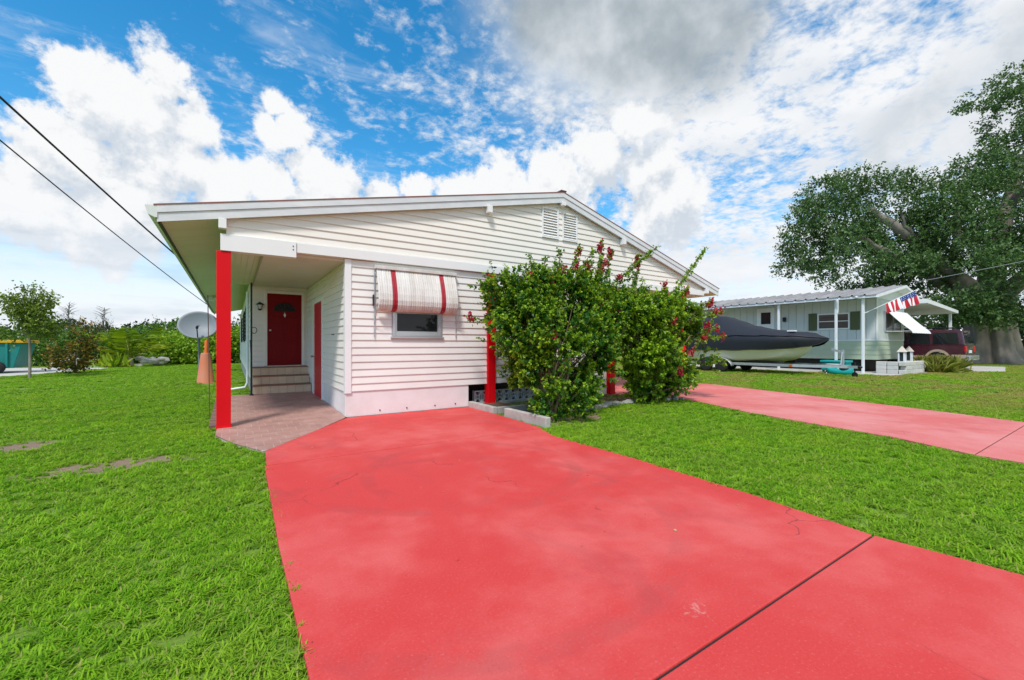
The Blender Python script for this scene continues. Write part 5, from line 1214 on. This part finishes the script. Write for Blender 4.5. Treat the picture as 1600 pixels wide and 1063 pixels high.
# ================================================================== great spreading tree on the right
gt = thing('great_tree', 'huge spreading evergreen tree with pale buttressed trunk behind the parked car', 'tree', (48.5, 7.2, 0)); gbark = M('pale_bark', (.17, .145, .12), .9, .3, 1.4, .9, 7, col2=(.28, .25, .215), scale2=1.2, stretch=(1, 1, .3))
rows = []
for i in range(46):
    z = -.1+5.2*i/45; row = []
    for j in range(120):
        a = j*2*math.pi/120; fl = 1.35+.9*math.exp(-z*1.4)
        q = mnoise.fractal(Vector((math.cos(a)*2.6, math.sin(a)*2.6, z*.45)), 1.0, 2.0, 5)
        rr = fl*(1+.20*math.sin(5*a+.5+.12*z)*math.exp(-z*.22)+.10*math.sin(9*a+z*.5)*math.exp(-z*.1)+.13*q); row.append((48.5+rr*math.cos(a), 7.2+rr*.9*math.sin(a), z))
    rows.append(row)
MB().grid(rows, closed=True).build('trunk', gbark, gt)
s = MB()
for pts, r0, r1 in (([(48.3, 7.4, 4.2), (45.5, 8.6, 6.5), (43, 10, 9), (40, 12, 11.5)], .75, .22), ([(48, 7.6, 4.3), (45, 9.6, 6.4), (42, 11, 8.0), (39.5, 12.5, 9.5)], .5, .10), ([(48.7, 7.2, 4.5), (48.6, 7, 8), (50, 6.4, 12), (51, 6, 16)], .9, .25),
                    ([(49.2, 7, 4.6), (52, 5, 8), (55, 3, 11.5)], .7, .2), ([(48.5, 6.6, 4.5), (47.0, 4.6, 7.5), (46, 3, 10)], .55, .16), ([(45.5, 8.6, 6.5), (44, 8.2, 9), (43.6, 8.0, 12)], .35, .1), ([(50, 6.4, 12), (48.4, 4.6, 14.5), (47, 3.8, 16)], .3, .08), ([(43, 10, 9), (41.8, 10.4, 10.2), (41.6, 10.6, 11.6)], .22, .05)):
    limb(s, pts, r0, r1, 10, .06)
s.build('limbs', gbark, gt)
# crown clumps: centre, horizontal and vertical radius in metres
ells = [((x, y, z), (r_, r_*.95, h_)) for x, y, z, r_, h_ in (
    (41.9, 15.6, 10.8, 3.6, 3.2), (41.4, 17.1, 10.5, 2.2, 1.6), (43.2, 13.5, 12.1, 4.4, 3.4), (42.1, 13.0, 8.4, 4.6, 2.8), (43.5, 15.7, 14.1, 2.6, 1.8),
    (44.7, 11.3, 11.3, 4.2, 3.4), (42.5, 10.4, 6.6, 3.2, 2.2), (44.5, 9.1, 8.5, 4.2, 3.8), (42.1, 8.3, 5.1, 3, 2.2), (42.5, 6.8, 5.7, 3.6, 2.6),
    (45.4, 7.3, 9.7, 4, 3.6), (44.7, 5.4, 6.1, 3.6, 3.4), (47.4, 6.0, 11.6, 3.6, 3.2), (50.9, 6.0, 15.7, 2.8, 2.2), (53.0, 5.9, 19.7, 2.8, 2.8),
    (50.5, 7.6, 21.1, 1.5, 0.8), (49.1, 8.5, 19.8, 0.9, 0.6), (48.4, 7.7, 14.8, 2.4, 1.2), (53.8, 4.2, 15.7, 4.5, 5), (52.1, 2.9, 8.8, 5, 4),
    (57.9, 1.5, 13.2, 5, 5), (60.0, 3.7, 22.4, 4, 3), (55.5, 6.7, 23.6, 2, 1), (42.8, 6.0, 3.9, 2.6, 1.2), (43.0, 12.5, 5.4, 2.6, 1.1),
    (40.7, 17.5, 8.0, 1.4, 0.8))]
P, Dv = ell_points(ells, 33000, .45, .15, -.10, .45)
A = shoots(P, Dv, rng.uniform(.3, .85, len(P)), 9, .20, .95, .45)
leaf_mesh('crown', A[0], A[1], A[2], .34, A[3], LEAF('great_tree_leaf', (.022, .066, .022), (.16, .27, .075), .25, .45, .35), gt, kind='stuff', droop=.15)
# dark shrubbery closing the view under the great tree
for i, (x, y) in enumerate(((55, 10), (60, 7), (56, 3), (64, 2), (52, 14))):
    crown_thing('dark_shrub', 'dark shrub growing under the great spreading tree', 'shrub', (x, y, -.03), [((x, y, 1.6), (2.6, 2.4, 1.9)), ((x+1, y, 2.4), (2, 2, 1.4))], 500, .3, dkl, .1, 'dark shrubs under the great tree', nleaf=7)
for i in range(14):                                     # tree line beyond the neighbour's plot
    x = 62+i*4+random.uniform(-1, 1); y = 20-i*3.2+random.uniform(-1, 1)+18; h = random.uniform(5, 8)
    if i % 2 == 0: crown_thing('background_tree', 'dark leafy tree standing far behind the neighbouring homes', 'tree', (x, y, -.03), [((x, y, h*.6), (3.2, 3.2, h*.42)), ((x+1.6, y, h*.5), (2.4, 2.4, h*.35))], 520, .5, dkl, .2, 'trees far behind the neighbouring homes', nleaf=7, shl=(.5, 1.2))
